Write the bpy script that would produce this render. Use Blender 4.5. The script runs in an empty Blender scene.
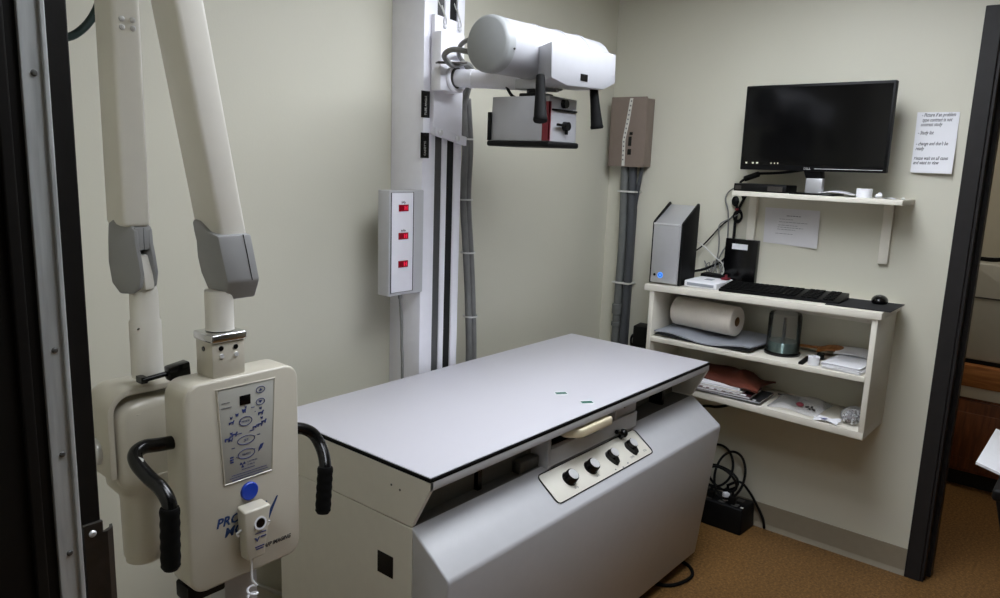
import bpy, bmesh, math, random
from mathutils import Vector, Matrix, Euler
random.seed(7)
C = bpy.context.scene.collection
PI = math.pi

# ------------------------------------------------------------------ materials
def lin(c):
    return tuple(((v/255)/12.92 if v/255 <= 0.04045 else (((v/255)+0.055)/1.055)**2.4) for v in c)

def mat(name, rgb, rough=0.5, metal=0.0, var=0.06, scale=30.0, bump=0.0, bscale=200.0, emit=None, estr=0.0,
        trans=0.0, alpha=1.0, coat=0.0, aniso=None, spec=0.5):
    m = bpy.data.materials.new(name); m.use_nodes = True
    nt = m.node_tree; b = nt.nodes['Principled BSDF']
    col = lin(rgb)
    tc = nt.nodes.new('ShaderNodeTexCoord')
    nz = nt.nodes.new('ShaderNodeTexNoise'); nz.inputs['Scale'].default_value = scale; nz.inputs['Detail'].default_value = 4
    if aniso:
        mp = nt.nodes.new('ShaderNodeMapping'); mp.inputs['Scale'].default_value = aniso
        nt.links.new(tc.outputs['Object'], mp.inputs['Vector']); nt.links.new(mp.outputs['Vector'], nz.inputs['Vector'])
    else:
        nt.links.new(tc.outputs['Object'], nz.inputs['Vector'])
    rp = nt.nodes.new('ShaderNodeValToRGB')
    rp.color_ramp.elements[0].position = 0.3; rp.color_ramp.elements[1].position = 0.7
    rp.color_ramp.elements[0].color = tuple(v*(1-var) for v in col)+(1,)
    rp.color_ramp.elements[1].color = tuple(min(1, v*(1+var)) for v in col)+(1,)
    nt.links.new(nz.outputs['Fac'], rp.inputs['Fac']); nt.links.new(rp.outputs['Color'], b.inputs['Base Color'])
    b.inputs['Roughness'].default_value = rough; b.inputs['Metallic'].default_value = metal
    b.inputs['Specular IOR Level'].default_value = spec
    if trans: b.inputs['Transmission Weight'].default_value = trans
    if alpha < 1: b.inputs['Alpha'].default_value = alpha
    if coat: b.inputs['Coat Weight'].default_value = coat
    if emit:
        b.inputs['Emission Color'].default_value = lin(emit)+(1,); b.inputs['Emission Strength'].default_value = estr
    if bump:
        n2 = nt.nodes.new('ShaderNodeTexNoise'); n2.inputs['Scale'].default_value = bscale; n2.inputs['Detail'].default_value = 3
        nt.links.new(tc.outputs['Object'], n2.inputs['Vector'])
        bp = nt.nodes.new('ShaderNodeBump'); bp.inputs['Strength'].default_value = bump; bp.inputs['Distance'].default_value = 0.004
        nt.links.new(n2.outputs['Fac'], bp.inputs['Height']); nt.links.new(bp.outputs['Normal'], b.inputs['Normal'])
    return m

def speckle(name, cols, scale, rough, big=3.0):
    """fine three-colour speckle (cork, granite-like vinyl)"""
    m = bpy.data.materials.new(name); m.use_nodes = True
    nt = m.node_tree; b = nt.nodes['Principled BSDF']
    tc = nt.nodes.new('ShaderNodeTexCoord')
    v = nt.nodes.new('ShaderNodeTexNoise'); v.inputs['Scale'].default_value = scale; v.inputs['Detail'].default_value = 6; v.inputs['Roughness'].default_value = 0.75
    nt.links.new(tc.outputs['Object'], v.inputs['Vector'])
    rp = nt.nodes.new('ShaderNodeValToRGB'); e = rp.color_ramp.elements
    e[0].position = 0.36; e[0].color = lin(cols[0])+(1,); e[1].position = 0.66; e[1].color = lin(cols[2])+(1,)
    k = e.new(0.5); k.color = lin(cols[1])+(1,)
    nt.links.new(v.outputs['Fac'], rp.inputs['Fac'])
    n2 = nt.nodes.new('ShaderNodeTexNoise'); n2.inputs['Scale'].default_value = big
    nt.links.new(tc.outputs['Object'], n2.inputs['Vector'])
    mr = nt.nodes.new('ShaderNodeMapRange'); mr.inputs['To Min'].default_value = 0.8; mr.inputs['To Max'].default_value = 1.15
    nt.links.new(n2.outputs['Fac'], mr.inputs['Value'])
    mx = nt.nodes.new('ShaderNodeMixRGB'); mx.blend_type = 'MULTIPLY'; mx.inputs['Fac'].default_value = 1
    nt.links.new(rp.outputs['Color'], mx.inputs['Color1']); nt.links.new(mr.outputs['Result'], mx.inputs['Color2'])
    nt.links.new(mx.outputs['Color'], b.inputs['Base Color'])
    b.inputs['Roughness'].default_value = rough
    return m

def wood(name, c1, c2, scale=6, rough=0.45, axis=(1, 12, 12)):
    m = bpy.data.materials.new(name); m.use_nodes = True
    nt = m.node_tree; b = nt.nodes['Principled BSDF']
    tc = nt.nodes.new('ShaderNodeTexCoord'); mp = nt.nodes.new('ShaderNodeMapping'); mp.inputs['Scale'].default_value = axis
    nt.links.new(tc.outputs['Object'], mp.inputs['Vector'])
    n = nt.nodes.new('ShaderNodeTexNoise'); n.inputs['Scale'].default_value = scale; n.inputs['Detail'].default_value = 5; n.inputs['Distortion'].default_value = 0.8
    nt.links.new(mp.outputs['Vector'], n.inputs['Vector'])
    rp = nt.nodes.new('ShaderNodeValToRGB'); e = rp.color_ramp.elements
    e[0].position = 0.35; e[0].color = lin(c1)+(1,); e[1].position = 0.68; e[1].color = lin(c2)+(1,)
    nt.links.new(n.outputs['Fac'], rp.inputs['Fac']); nt.links.new(rp.outputs['Color'], b.inputs['Base Color'])
    b.inputs['Roughness'].default_value = rough
    return m

def clear(name, tint, alpha, rough=0.08, ior=1.25):
    """thin clear plastic: mostly transparent with a glossy coat"""
    m = bpy.data.materials.new(name); m.use_nodes = True
    nt = m.node_tree; nt.nodes.remove(nt.nodes['Principled BSDF']); out = nt.nodes['Material Output']
    tr = nt.nodes.new('ShaderNodeBsdfTransparent'); gl = nt.nodes.new('ShaderNodeBsdfGlossy'); df = nt.nodes.new('ShaderNodeBsdfDiffuse')
    tr.inputs['Color'].default_value = (1, 1, 1, 1)
    gl.inputs['Roughness'].default_value = rough; df.inputs['Color'].default_value = lin(tint)+(1,)
    fr = nt.nodes.new('ShaderNodeFresnel'); fr.inputs['IOR'].default_value = ior
    a = nt.nodes.new('ShaderNodeMixShader'); b = nt.nodes.new('ShaderNodeMixShader')
    nz = nt.nodes.new('ShaderNodeTexNoise'); nz.inputs['Scale'].default_value = 40
    mr = nt.nodes.new('ShaderNodeMapRange'); mr.inputs['To Min'].default_value = alpha*0.6; mr.inputs['To Max'].default_value = alpha*1.4
    nt.links.new(nz.outputs['Fac'], mr.inputs['Value'])
    nt.links.new(mr.outputs['Result'], a.inputs['Fac']); nt.links.new(tr.outputs[0], a.inputs[1]); nt.links.new(df.outputs[0], a.inputs[2])
    nt.links.new(fr.outputs[0], b.inputs['Fac']); nt.links.new(a.outputs[0], b.inputs[1]); nt.links.new(gl.outputs[0], b.inputs[2])
    nt.links.new(b.outputs[0], out.inputs['Surface'])
    return m

M = dict(
    wall=mat('cream_wall_paint', (206, 203, 187), 0.55, var=0.02, scale=2.0, bump=0.05, bscale=160),
    panel=mat('grey_wall_paint', (128, 126, 122), 0.6, var=0.03),
    ceil=mat('ceiling_tile', (222, 220, 210), 0.9, var=0.05, scale=60, bump=0.2),
    floor=speckle('cork_floor', [(84, 58, 28), (120, 86, 46), (156, 120, 72)], 95, 0.5),
    base=mat('taupe_vinyl_baseboard', (144, 134, 116), 0.5, var=0.03),
    frame=mat('dark_brown_frame_paint', (37, 35, 35), 0.5, spec=0.25, var=0.08, bump=0.05, bscale=90),
    jamb=mat('near_black_jamb_paint', (26, 24, 22), 0.5, spec=0.3, var=0.12, bump=0.08, bscale=90),
    alu=mat('brushed_aluminium', (226, 230, 230), 0.42, 0.35, var=0.14, scale=9, aniso=(14, 14, 1.2)),
    iron=mat('dark_steel', (88, 84, 80), 0.4, 0.8, var=0.25, scale=18),
    enamel=mat('white_enamel', (190, 190, 193), 0.38, var=0.015),
    enamel2=mat('warm_white_enamel', (224, 220, 208), 0.42, var=0.015),
    mast=mat('cool_white_enamel', (240, 239, 246), 0.38, var=0.015),
    lam=mat('white_laminate', (202, 200, 207), 0.42, var=0.01, scale=3),
    black=mat('black_plastic', (9, 9, 10), 0.5, var=0.15, spec=0.2),
    gloss=mat('black_gloss', (7, 7, 8), 0.2, var=0.1, spec=0.4),
    screen=mat('dark_screen_glass', (5, 5, 6), 0.12, var=0.05, spec=0.3),
    rubber=mat('black_rubber', (7, 7, 7), 0.7, var=0.2, spec=0.15),
    softblk=mat('black_fabric', (24, 24, 27), 0.85, var=0.2, scale=300),
    chan=mat('dark_grey_channel', (84, 84, 84), 0.45, 0.3, var=0.1, aniso=(30, 30, 1)),
    matte=mat('matte_black', (9, 9, 9), 0.8, var=0.1),
    igrey=mat('interior_grey_paint', (112, 112, 108), 0.6, var=0.04),
    dgrey=mat('dark_grey_interior', (72, 71, 68), 0.6, var=0.08),
    mgrey=mat('mid_grey_metal', (120, 120, 118), 0.4, 0.5, var=0.06, aniso=(30, 30, 1)),
    capgrey=mat('grey_end_cap', (150, 152, 152), 0.5, var=0.02),
    armgrey=mat('grey_joint_cover', (146, 146, 146), 0.5, var=0.02),
    tubew=mat('tube_white_enamel', (174, 174, 178), 0.4, var=0.015),
    dental=mat('dental_white_plastic', (197, 191, 176), 0.3, var=0.012, coat=0.2),
    armwhite=mat('arm_white_enamel', (222, 218, 208), 0.36, var=0.012),
    keypad=mat('keypad_membrane', (174, 173, 165), 0.42, var=0.02),
    ink=mat('blue_ink', (50, 62, 118), 0.6, var=0.1),
    navy=mat('navy_lettering', (34, 62, 110), 0.5, var=0.1),
    blackink=mat('black_ink', (40, 40, 44), 0.7, var=0.1),
    greyink=mat('grey_ink', (112, 112, 116), 0.7, var=0.1),
    blue=mat('blue_button', (24, 62, 176), 0.35, var=0.05),
    chrome=mat('chrome', (205, 205, 205), 0.16, 1.0, var=0.03),
    satin=mat('satin_steel', (225, 225, 226), 0.34, 0.4, var=0.06),
    silver=mat('silver_plastic', (188, 188, 190), 0.34, 0.45, var=0.02),
    cream=mat('cream_plastic', (226, 214, 184), 0.45, var=0.02),
    shelf=mat('white_shelf_melamine', (226, 221, 208), 0.45, var=0.012),
    paper=mat('white_paper', (232, 232, 236), 0.8, var=0.01),
    pad=mat('pale_sticker', (214, 216, 218), 0.5, var=0.01),
    paper2=mat('printed_sheet', (214, 212, 214), 0.8, var=0.01),
    towel=mat('paper_towel', (228, 220, 208), 0.95, var=0.03, bump=0.35, bscale=220),
    card=mat('cardboard_core', (134, 106, 72), 0.9, var=0.08),
    felt=mat('grey_vinyl_mat', (150, 154, 162), 0.6, var=0.04, bump=0.1),
    cloth=mat('brown_leather', (96, 45, 30), 0.62, var=0.18, scale=25, bump=0.3, bscale=120),
    taupe=mat('taupe_enamel', (124, 110, 100), 0.45, var=0.025),
    tape=mat('white_label_tape', (206, 204, 196), 0.6, var=0.08, scale=80),
    conduit=mat('grey_conduit', (104, 106, 104), 0.5, 0.2, var=0.08),
    conduit2=mat('dark_grey_conduit', (66, 68, 72), 0.5, 0.0, var=0.08),
    hose=mat('grey_cable_jacket', (118, 118, 116), 0.5, var=0.08),
    tie=mat('clear_white_tie', (206, 206, 200), 0.5, var=0.03),
    green=mat('dark_green_cable', (8, 34, 31), 0.5, var=0.1),
    teal=mat('green_sticker', (24, 96, 82), 0.5, var=0.08),
    red=mat('red_trim', (112, 22, 36), 0.5, var=0.06),
    redglass=mat('red_display_window', (120, 8, 28), 0.25, var=0.1, emit=(200, 10, 40), estr=0.10),
    reddigit=mat('red_display_digit', (190, 16, 48), 0.4, var=0.02, emit=(255, 30, 80), estr=0.45),
    led=mat('blue_power_light', (90, 160, 255), 0.4, var=0.02, emit=(60, 140, 255), estr=0.9),
    icon=mat('lit_taskbar_icons', (230, 225, 200), 0.5, var=0.02, emit=(240, 230, 200), estr=0.25),
    disc=mat('disc_polycarbonate', (98, 122, 118), 0.15, 0.35, var=0.1),
    clearp=clear('clear_plastic_cover', (225, 224, 220), 0.02),
    bag=clear('clear_plastic_bag', (235, 235, 238), 0.26, 0.25, 1.05),
    paddle=wood('wooden_paddle', (150, 92, 44), (186, 124, 66), 5),
    cab=wood('brown_cabinet_wood', (88, 48, 26), (128, 74, 42), 5, 0.4, (10, 10, 1)),
    rail=wood('orange_pine', (148, 92, 48), (190, 128, 74), 5, 0.45, (10, 1, 10)),
    applw=mat('pale_appliance_enamel', (190, 190, 182), 0.45, var=0.02),
    diff=mat('lit_diffuser', (255, 250, 240), 0.6, var=0.0, emit=(240, 246, 255), estr=14.5),
    diff1=mat('lit_diffuser_small', (255, 250, 240), 0.6, var=0.0, emit=(240, 246, 255), estr=10.8),
    diff3=mat('lit_diffuser_far', (255, 250, 240), 0.6, var=0.0, emit=(255, 244, 228), estr=5.5),
    diff2=mat('lit_diffuser_dim', (255, 250, 240), 0.6, var=0.0, emit=(250, 246, 240), estr=0.8),
    yel=mat('magazine_cover', (196, 188, 180), 0.4, var=0.3, scale=30),
    maroon=mat('maroon_cover', (74, 40, 46), 0.4, var=0.4, scale=40),
)

# ------------------------------------------------------------------ mesh builder
class P:
    def __init__(s): s.bm = bmesh.new()
    def _add(s, bm, bev=0.0, seg=2):
        if bev > 0:
            bmesh.ops.bevel(bm, geom=[e for e in bm.edges if len(e.link_faces) == 2 and e.calc_face_angle(0) > 0.35], offset=bev, segments=seg, affect='EDGES', profile=0.5, clamp_overlap=True)
        me = bpy.data.meshes.new('tmp'); bm.to_mesh(me); bm.free(); s.bm.from_mesh(me); bpy.data.meshes.remove(me); return s
    def box(s, x0, x1, y0, y1, z0, z1, bev=0.0, seg=2):
        b = bmesh.new(); bmesh.ops.create_cube(b, size=1)
        for v in b.verts: v.co = Vector(((x0+x1)/2+v.co.x*(x1-x0), (y0+y1)/2+v.co.y*(y1-y0), (z0+z1)/2+v.co.z*(z1-z0)))
        return s._add(b, bev, seg)
    def hexa(s, pts, bev=0.0, seg=2):
        """8 points: bottom 4 (ccw) then top 4"""
        b = bmesh.new(); v = [b.verts.new(p) for p in pts]
        for f in ((3, 2, 1, 0), (4, 5, 6, 7), (0, 1, 5, 4), (1, 2, 6, 5), (2, 3, 7, 6), (3, 0, 4, 7)): b.faces.new([v[i] for i in f])
        bmesh.ops.recalc_face_normals(b, faces=b.faces); return s._add(b, bev, seg)
    def obox(s, c, ax, ay, az, bev=0.0, seg=2):
        c, ax, ay, az = map(Vector, (c, ax, ay, az))
        return s.hexa([c-ax-ay-az, c+ax-ay-az, c+ax+ay-az, c-ax+ay-az, c-ax-ay+az, c+ax-ay+az, c+ax+ay+az, c-ax+ay+az], bev, seg)
    def prism(s, prof, axis, a, b_, bev=0.0, seg=2):
        """prof: 2D points; axis 'x': (y,z); 'y': (x,z); 'z': (x,y)"""
        def mk(p, t): return {'x': (t, p[0], p[1]), 'y': (p[0], t, p[1]), 'z': (p[0], p[1], t)}[axis]
        b = bmesh.new(); A = [b.verts.new(mk(p, a)) for p in prof]; B = [b.verts.new(mk(p, b_)) for p in prof]; n = len(prof)
        b.faces.new(A); b.faces.new(B[::-1])
        for i in range(n): b.faces.new((A[i], B[i], B[(i+1) % n], A[(i+1) % n]))
        bmesh.ops.recalc_face_normals(b, faces=b.faces); return s._add(b, bev, seg)
    def cyl(s, p0, p1, r0, r1=None, seg=24, bev=0.0):
        p0, p1 = Vector(p0), Vector(p1); r1 = r0 if r1 is None else r1
        return s.lathe(p0, p1-p0, [(0, 0), (r0, 0), (r1, (p1-p0).length), (0, (p1-p0).length)], seg, bev)
    def lathe(s, o, d, prof, seg=24, bev=0.0):
        """prof: (radius, distance along d)"""
        o = Vector(o); d = Vector(d).normalized(); u = d.orthogonal().normalized(); w = d.cross(u)
        b = bmesh.new(); rings = []
        for r, h in prof:
            if r <= 1e-6: rings.append([b.verts.new(o+d*h)])
            else: rings.append([b.verts.new(o+d*h+u*(r*math.cos(2*PI*i/seg))+w*(r*math.sin(2*PI*i/seg))) for i in range(seg)])
        for A, B in zip(rings, rings[1:]):
            for i in range(seg):
                j = (i+1) % seg
                if len(A) == 1 and len(B) == 1: continue
                if len(A) == 1: b.faces.new((A[0], B[i], B[j]))
                elif len(B) == 1: b.faces.new((A[i], B[0], A[j]))
                else: b.faces.new((A[i], B[i], B[j], A[j]))
        bmesh.ops.recalc_face_normals(b, faces=b.faces); return s._add(b, bev)
    def tube(s, pts, r, seg=10, smooth=True, closed=False, sub=6, cap=True):
        pts = [Vector(p) for p in pts]
        if smooth and len(pts) > 2:
            q = []; n = len(pts)
            rng = range(n) if closed else range(n-1)
            for i in rng:
                p0 = pts[(i-1) % n] if closed or i > 0 else pts[i]*2-pts[i+1]
                p1, p2 = pts[i], pts[(i+1) % n]
                p3 = pts[(i+2) % n] if closed or i+2 < n else p2*2-p1
                for k in range(sub):
                    t = k/sub
                    q.append(0.5*((2*p1)+(p2-p0)*t+(2*p0-5*p1+4*p2-p3)*t*t+(3*p1-p0-3*p2+p3)*t**3))
            if not closed: q.append(pts[-1])
            pts = q
        n = len(pts); b = bmesh.new(); rings = []; u = None
        for i, p in enumerate(pts):
            a = pts[(i-1) % n] if closed or i > 0 else p; c = pts[(i+1) % n] if closed or i < n-1 else p
            d = (c-a).normalized()
            if u is None: u = d.orthogonal().normalized()
            u = (u-d*u.dot(d)); u = u.normalized() if u.length > 1e-6 else d.orthogonal().normalized()
            w = d.cross(u); rr = r(i/(n-1)) if callable(r) else r
            rings.append([b.verts.new(p+u*(rr*math.cos(2*PI*k/seg))+w*(rr*math.sin(2*PI*k/seg))) for k in range(seg)])
        m = n if closed else n-1
        for i in range(m):
            A, B = rings[i], rings[(i+1) % n]
            for k in range(seg): b.faces.new((A[k], B[k], B[(k+1) % seg], A[(k+1) % seg]))
        if not closed and cap: b.faces.new(rings[0][::-1]); b.faces.new(rings[-1])
        bmesh.ops.recalc_face_normals(b, faces=b.faces); return s._add(b)
    def ball(s, c, r, sx=1, sy=1, sz=1, u=16, v=10):
        b = bmesh.new(); bmesh.ops.create_uvsphere(b, u_segments=u, v_segments=v, radius=r)
        for w in b.verts: w.co = Vector((c[0]+w.co.x*sx, c[1]+w.co.y*sy, c[2]+w.co.z*sz))
        return s._add(b)
    def grid(s, f, nu, nv, th=0.0):
        """surface f(u,v)->point, thickened downwards by th"""
        b = bmesh.new(); T = [[b.verts.new(f(i/nu, j/nv)) for j in range(nv+1)] for i in range(nu+1)]
        for i in range(nu):
            for j in range(nv): b.faces.new((T[i][j], T[i+1][j], T[i+1][j+1], T[i][j+1]))
        if th:
            bmesh.ops.recalc_face_normals(b, faces=b.faces)
            bmesh.ops.solidify(b, geom=b.faces[:], thickness=th)
        bmesh.ops.recalc_face_normals(b, faces=b.faces); return s._add(b)
    def text(s, txt, size, o, right, up, shear=0.0, depth=0.0003, align='LEFT', bold=0.0, sx=1.0):
        cu = bpy.data.curves.new('txt', 'FONT'); cu.body = txt; cu.size = size; cu.shear = shear; cu.align_x = align
        cu.extrude = depth; cu.offset = bold; cu.resolution_u = 2
        ob = bpy.data.objects.new('txt', cu); C.objects.link(ob)
        dg = bpy.context.evaluated_depsgraph_get(); me = bpy.data.meshes.new_from_object(ob.evaluated_get(dg))
        r, u = Vector(right).normalized(), Vector(up).normalized(); n = r.cross(u)
        mt = Matrix(((r.x*sx, u.x, n.x, o[0]), (r.y*sx, u.y, n.y, o[1]), (r.z*sx, u.z, n.z, o[2]), (0, 0, 0, 1)))
        me.transform(mt); s.bm.from_mesh(me)
        bpy.data.objects.remove(ob); bpy.data.curves.remove(cu); bpy.data.meshes.remove(me); return s
    def xf(s, f):
        for v in s.bm.verts: v.co = Vector(f(v.co))
        return s
    def build(s, name, m, parent=None, smooth=True):
        org = ORG.get(parent.name, Vector((0, 0, 0))) if parent else Vector((0, 0, 0))
        if org.length > 0: bmesh.ops.translate(s.bm, verts=s.bm.verts, vec=-org)
        me = bpy.data.meshes.new(name); s.bm.to_mesh(me); s.bm.free()
        me.materials.append(M[m])
        if smooth:
            for p in me.polygons: p.use_smooth = True
            me.set_sharp_from_angle(angle=math.radians(38))
        o = bpy.data.objects.new(name, me); C.objects.link(o)
        if parent: o.parent = parent; ORG[o.name] = org
        return o

ORG = {}
def tag(o, label=None, cat=None, group=None, kind=None):
    if label: o['label'] = label
    if cat: o['category'] = cat
    if group: o['group'] = group
    if kind: o['kind'] = kind
    return o
def thing(name, label, cat, loc, rot=None, group=None):
    """Empty at the thing's base; without rot its parts are given in room coordinates, with rot in its own"""
    o = bpy.data.objects.new(name, None); C.objects.link(o); o.location = loc; o.empty_display_size = 0.05
    ORG[o.name] = Vector((0, 0, 0)) if rot is not None else Vector(loc)
    if rot is not None: o.rotation_euler = rot
    return tag(o, label, cat, group)
def lab(o, t): o['label'] = t; return o
def solo(p, name, m, label, cat, group=None, loc=None, kind=None):
    """a thing that is one mesh, origin moved to loc"""
    if loc is not None:
        bmesh.ops.translate(p.bm, verts=p.bm.verts, vec=-Vector(loc))
    o = p.build(name, m)
    if loc is not None: o.location = loc
    return tag(o, label, cat, group, kind)
def struct(p, name, m, parent=None):
    o = p.build(name, m, parent, smooth=False)
    if not parent: o['kind'] = 'structure'
    return o

XW, YB, ZC = 3.2424, 2.0176, 2.45

# ------------------------------------------------------------------ setting
struct(P().box(-2.2, 6.0, -3.4, 3.0, -0.1, 0.0), 'floor', 'floor')
struct(P().box(-2.2, 6.0, -3.4, 3.0, ZC, ZC+0.1), 'ceiling', 'ceil')
struct(P().box(0.21, XW+0.12, YB, YB+0.12, 0, ZC), 'wall_back', 'wall')
struct(P().box(XW, XW+0.12, 0.470, YB, 0, ZC).box(XW, XW+0.12, -0.46, 0.470, 2.145, ZC).box(XW, XW+0.12, -3.1, -0.46, 0, ZC), 'wall_right', 'wall')
struct(P().box(0.21, 0.325, 0.93, YB, 0, ZC).box(0.21, 0.325, -0.16, 0.93, 2.16, ZC).box(0.21, 0.325, -3.1, -0.16, 0, ZC), 'wall_left', 'wall')
struct(P().box(0.21, XW+0.12, -3.22, -3.1, 0, ZC), 'wall_front', 'panel')
# the hall behind the viewer and the room beyond the far doorway
struct(P().box(-1.6, -1.5, -2, 3, 0, ZC).box(-1.6, 0.21, 2.6, 2.7, 0, ZC).box(-1.6, 0.21, -1.8, -1.7, 0, ZC), 'wall_hall', 'wall')
struct(P().box(5.1, 5.2, -1.5, 3, 0, ZC).box(XW+0.12, 5.2, 2.2, 2.3, 0, ZC).box(XW+0.12, 5.2, -1.5, -1.4, 0, ZC), 'wall_far', 'wall')
struct(P().prism([(XW, 0), (XW-0.014, 0), (XW-0.008, 0.012), (XW-0.005, 0.02), (XW-0.005, 0.112), (XW, 0.112)], 'y', 0.515, YB), 'baseboard_right', 'base')
struct(P().prism([(YB, 0), (YB-0.014, 0), (YB-0.008, 0.012), (YB-0.005, 0.02), (YB-0.005, 0.112), (YB, 0.112)], 'x', 0.325, XW), 'baseboard_back', 'base')

# far doorway: dark hollow-metal frame
d2 = struct(P().box(XW-0.018, XW+0.0, 0.456, 0.513, 0, 2.180, 0.003).box(XW-0.018, XW, -0.513, -0.456, 0, 2.180, 0.003)
            .box(XW-0.0175, XW, -0.456, 0.456, 2.133, 2.180, 0.002)
            .box(XW-0.01, XW+0.14, 0.446, 0.4695, 0, 2.144).box(XW-0.01, XW+0.14, -0.459, -0.446, 0, 2.144).box(XW-0.01, XW+0.14, -0.446, 0.446, 2.122, 2.144), 'door_2', 'frame')
struct(P().box(XW+0.05, XW+0.10, 0.430, 0.446, 0, 2.122, 0.002).box(XW+0.05, XW+0.10, -0.446, 0.430, 2.106, 2.122, 0.002), 'door_stop', 'frame', d2)

# near doorway: the dark jamb that fills the left edge of the view
d1 = struct(P().box(0.150, 0.333, 0.852, 0.930, 0, 2.13, 0.002).box(0.150, 0.333, -0.16, -0.10, 0, 2.13, 0.002).box(0.150, 0.333, -0.10, 0.852, 2.08, 2.13), 'door_1', 'jamb')
struct(P().box(0.262, 0.274, 0.846, 0.853, 0, 2.10, 0.002), 'door_bead', 'jamb', d1)
g = P().box(0.2855, 0.3095, 0.8475, 0.853, 0.0, 2.10, 0.001).box(0.3045, 0.3095, 0.844, 0.849, 0.0, 2.10, 0.001)
lab(struct(g, 'edge_guard', 'alu', d1), 'brushed aluminium strip with screws')
for z in (1.93, 1.665, 1.385, 1.27, 1.155, 1.08): struct(P().lathe((0.297, 0.849, z), (0, -1, 0), [(0, 0), (0.0036, 0), (0.0036, 0.0012), (0.0022, 0.0032), (0, 0.0035)], 12), 'guard_screw', 'mgrey', d1)
g = P().box(0.3125, 0.334, 0.8485, 0.853, 1.00, 1.180, 0.001).prism([(0.330, 0.8485), (0.338, 0.848), (0.346, 0.853), (0.349, 0.862), (0.346, 0.8625), (0.343, 0.856), (0.336, 0.852), (0.330, 0.852)], 'z', 1.03, 1.166)
lab(struct(g, 'strike_plate', 'iron', d1), 'dark steel strike plate with a curved lip')
struct(P().lathe((0.322, 0.849, 1.168), (0, -1, 0), [(0.0042, 0), (0.0042, 0.0012), (0.0025, 0.003), (0, 0.003)], 12), 'plate_screw', 'satin', d1)

# ------------------------------------------------------------------ x-ray table
T = thing('x_ray_table', 'white x-ray table with a flat laminate top and black edge', 'x-ray table', (1.96, 1.5, 0))
X0, X1 = 1.20, 2.72
tt = P().box(X0+0.004, X1-0.004, 1.190, 1.834, 0.838, 0.850, 0.0015).build('tabletop', 'lam', T)
P().box(X0, X1, 1.186, 1.838, 0.838, 0.8475, 0.0015).build('edge_trim', 'rubber', tt)
for (mx, my) in ((1.970, 1.358), (1.953, 1.246)):
    k = lab(P().lathe((mx, my, 0.8500), (0, 0, 1), [(0, 0), (0.024, 0), (0.024, 0.0004), (0, 0.0004)], 20).build('marker_pad', 'pad', tt), 'round white sticker with a green mark')
    a = PI/5
    P().obox((mx, my, 0.8507), (0.018*math.cos(-a), 0.018*math.sin(-a), 0), (0.009*math.sin(a), 0.009*math.cos(a), 0), (0, 0, 0.0003)).build('marker', 'teal', tt)
P().box(X0+0.001, X1-0.001, 1.187, 1.203, 0.816, 0.838, 0.001).box(X0+0.001, X1-0.001, 1.820, 1.836, 0.81, 0.838).box(X0+0.014, X1-0.014, 1.203, 1.82, 0.826, 0.838).build('top_frame', 'enamel', T)
endp = [(1.187, 0.8375), (1.187, 0.818), (1.247, 0.7055), (1.80, 0.7025), (1.836, 0.74), (1.836, 0.8375)]
for xa, xb in ((X0, X0+0.012), (X1-0.012, X1)):
    e = P().prism(endp, 'x', xa, xb, 0.001, 1).build('end_panel', 'enamel2', T)
    if xa == X0:
        for q in ((1.321, 0.793), (1.290, 0.789)): P().cyl((X0-0.001,)+q, (X0+0.003,)+q, 0.003, seg=10).build('panel_screw', 'dgrey', e)
P().box(X0, X0+0.012, 1.246, 1.80, 0.05, 0.7015, 0.001, 1).box(X1-0.012, X1, 1.246, 1.80, 0.05, 0.7015, 0.001, 1).box(X0+0.012, X1-0.012, 1.788, 1.80, 0.05, 0.82).build('side_panel', 'enamel2', T)
k = P().box(X0-0.0012, X0+0.002, 1.312, 1.370, 0.541, 0.600).build('outlet_recess', 'gloss', T)
lab(k, 'square black hole in the left side')
# sloped console front
co = [(1.250, 0.706), (1.122, 0.612), (1.1195, 0.600), (1.179, 0.055), (1.2455, 0.055), (1.2455, 0.690)]
con = P().prism(co, 'x', X0, X1, 0.006, 3).build('console', 'enamel', T)
A = Vector((0, 1.250, 0.706)); D = Vector((0, -0.128, -0.094)); Dn = D.normalized(); N = Vector((0, -0.094, 0.128)).normalized(); UX = Vector((1, 0, 0))
def S(x, s, h=0.0): return Vector((x, 0, 0))+A+D*s+N*h
pl = P().obox(S(1.957, 0.475, 0.0008), UX*0.272, Dn*0.051, N*0.0012, 0.0008).build('control_plate', 'enamel2', con)
def rrect(xa, xb, sa, sb, r, h):
    out = []; L = D.length
    for cx, cs, a0 in ((xb-r, sb-r/L, 0), (xa+r, sb-r/L, 90), (xa+r, sa+r/L, 180), (xb-r, sa+r/L, 270)):
        for i in range(5):
            t = math.radians(a0+i*22.5); out.append(S(cx+r*math.cos(t), cs+r*math.sin(t)/L, h))
    return out
P().tube(rrect(1.680, 2.234, 0.155, 0.80, 0.016, 0.002), 0.0019, 6, smooth=False, closed=True).build('plate_outline', 'gloss', con)
w = P()
for x, t in ((1.783, 'kVp'), (1.902, 'mA'), (2.105, 'TIME'), (2.19, 'ON')): w.text(t, 0.011, S(x, 0.70, 0.0022), UX, -Dn, depth=0.0001)
for x, s_ in ((2.00, 0.74), (2.04, 0.77), (2.075, 0.74)): w.obox(S(x, s_, 0.0022), UX*0.003, Dn*0.002, N*0.0002)
w.build('plate_lettering', 'greyink', con)
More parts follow.
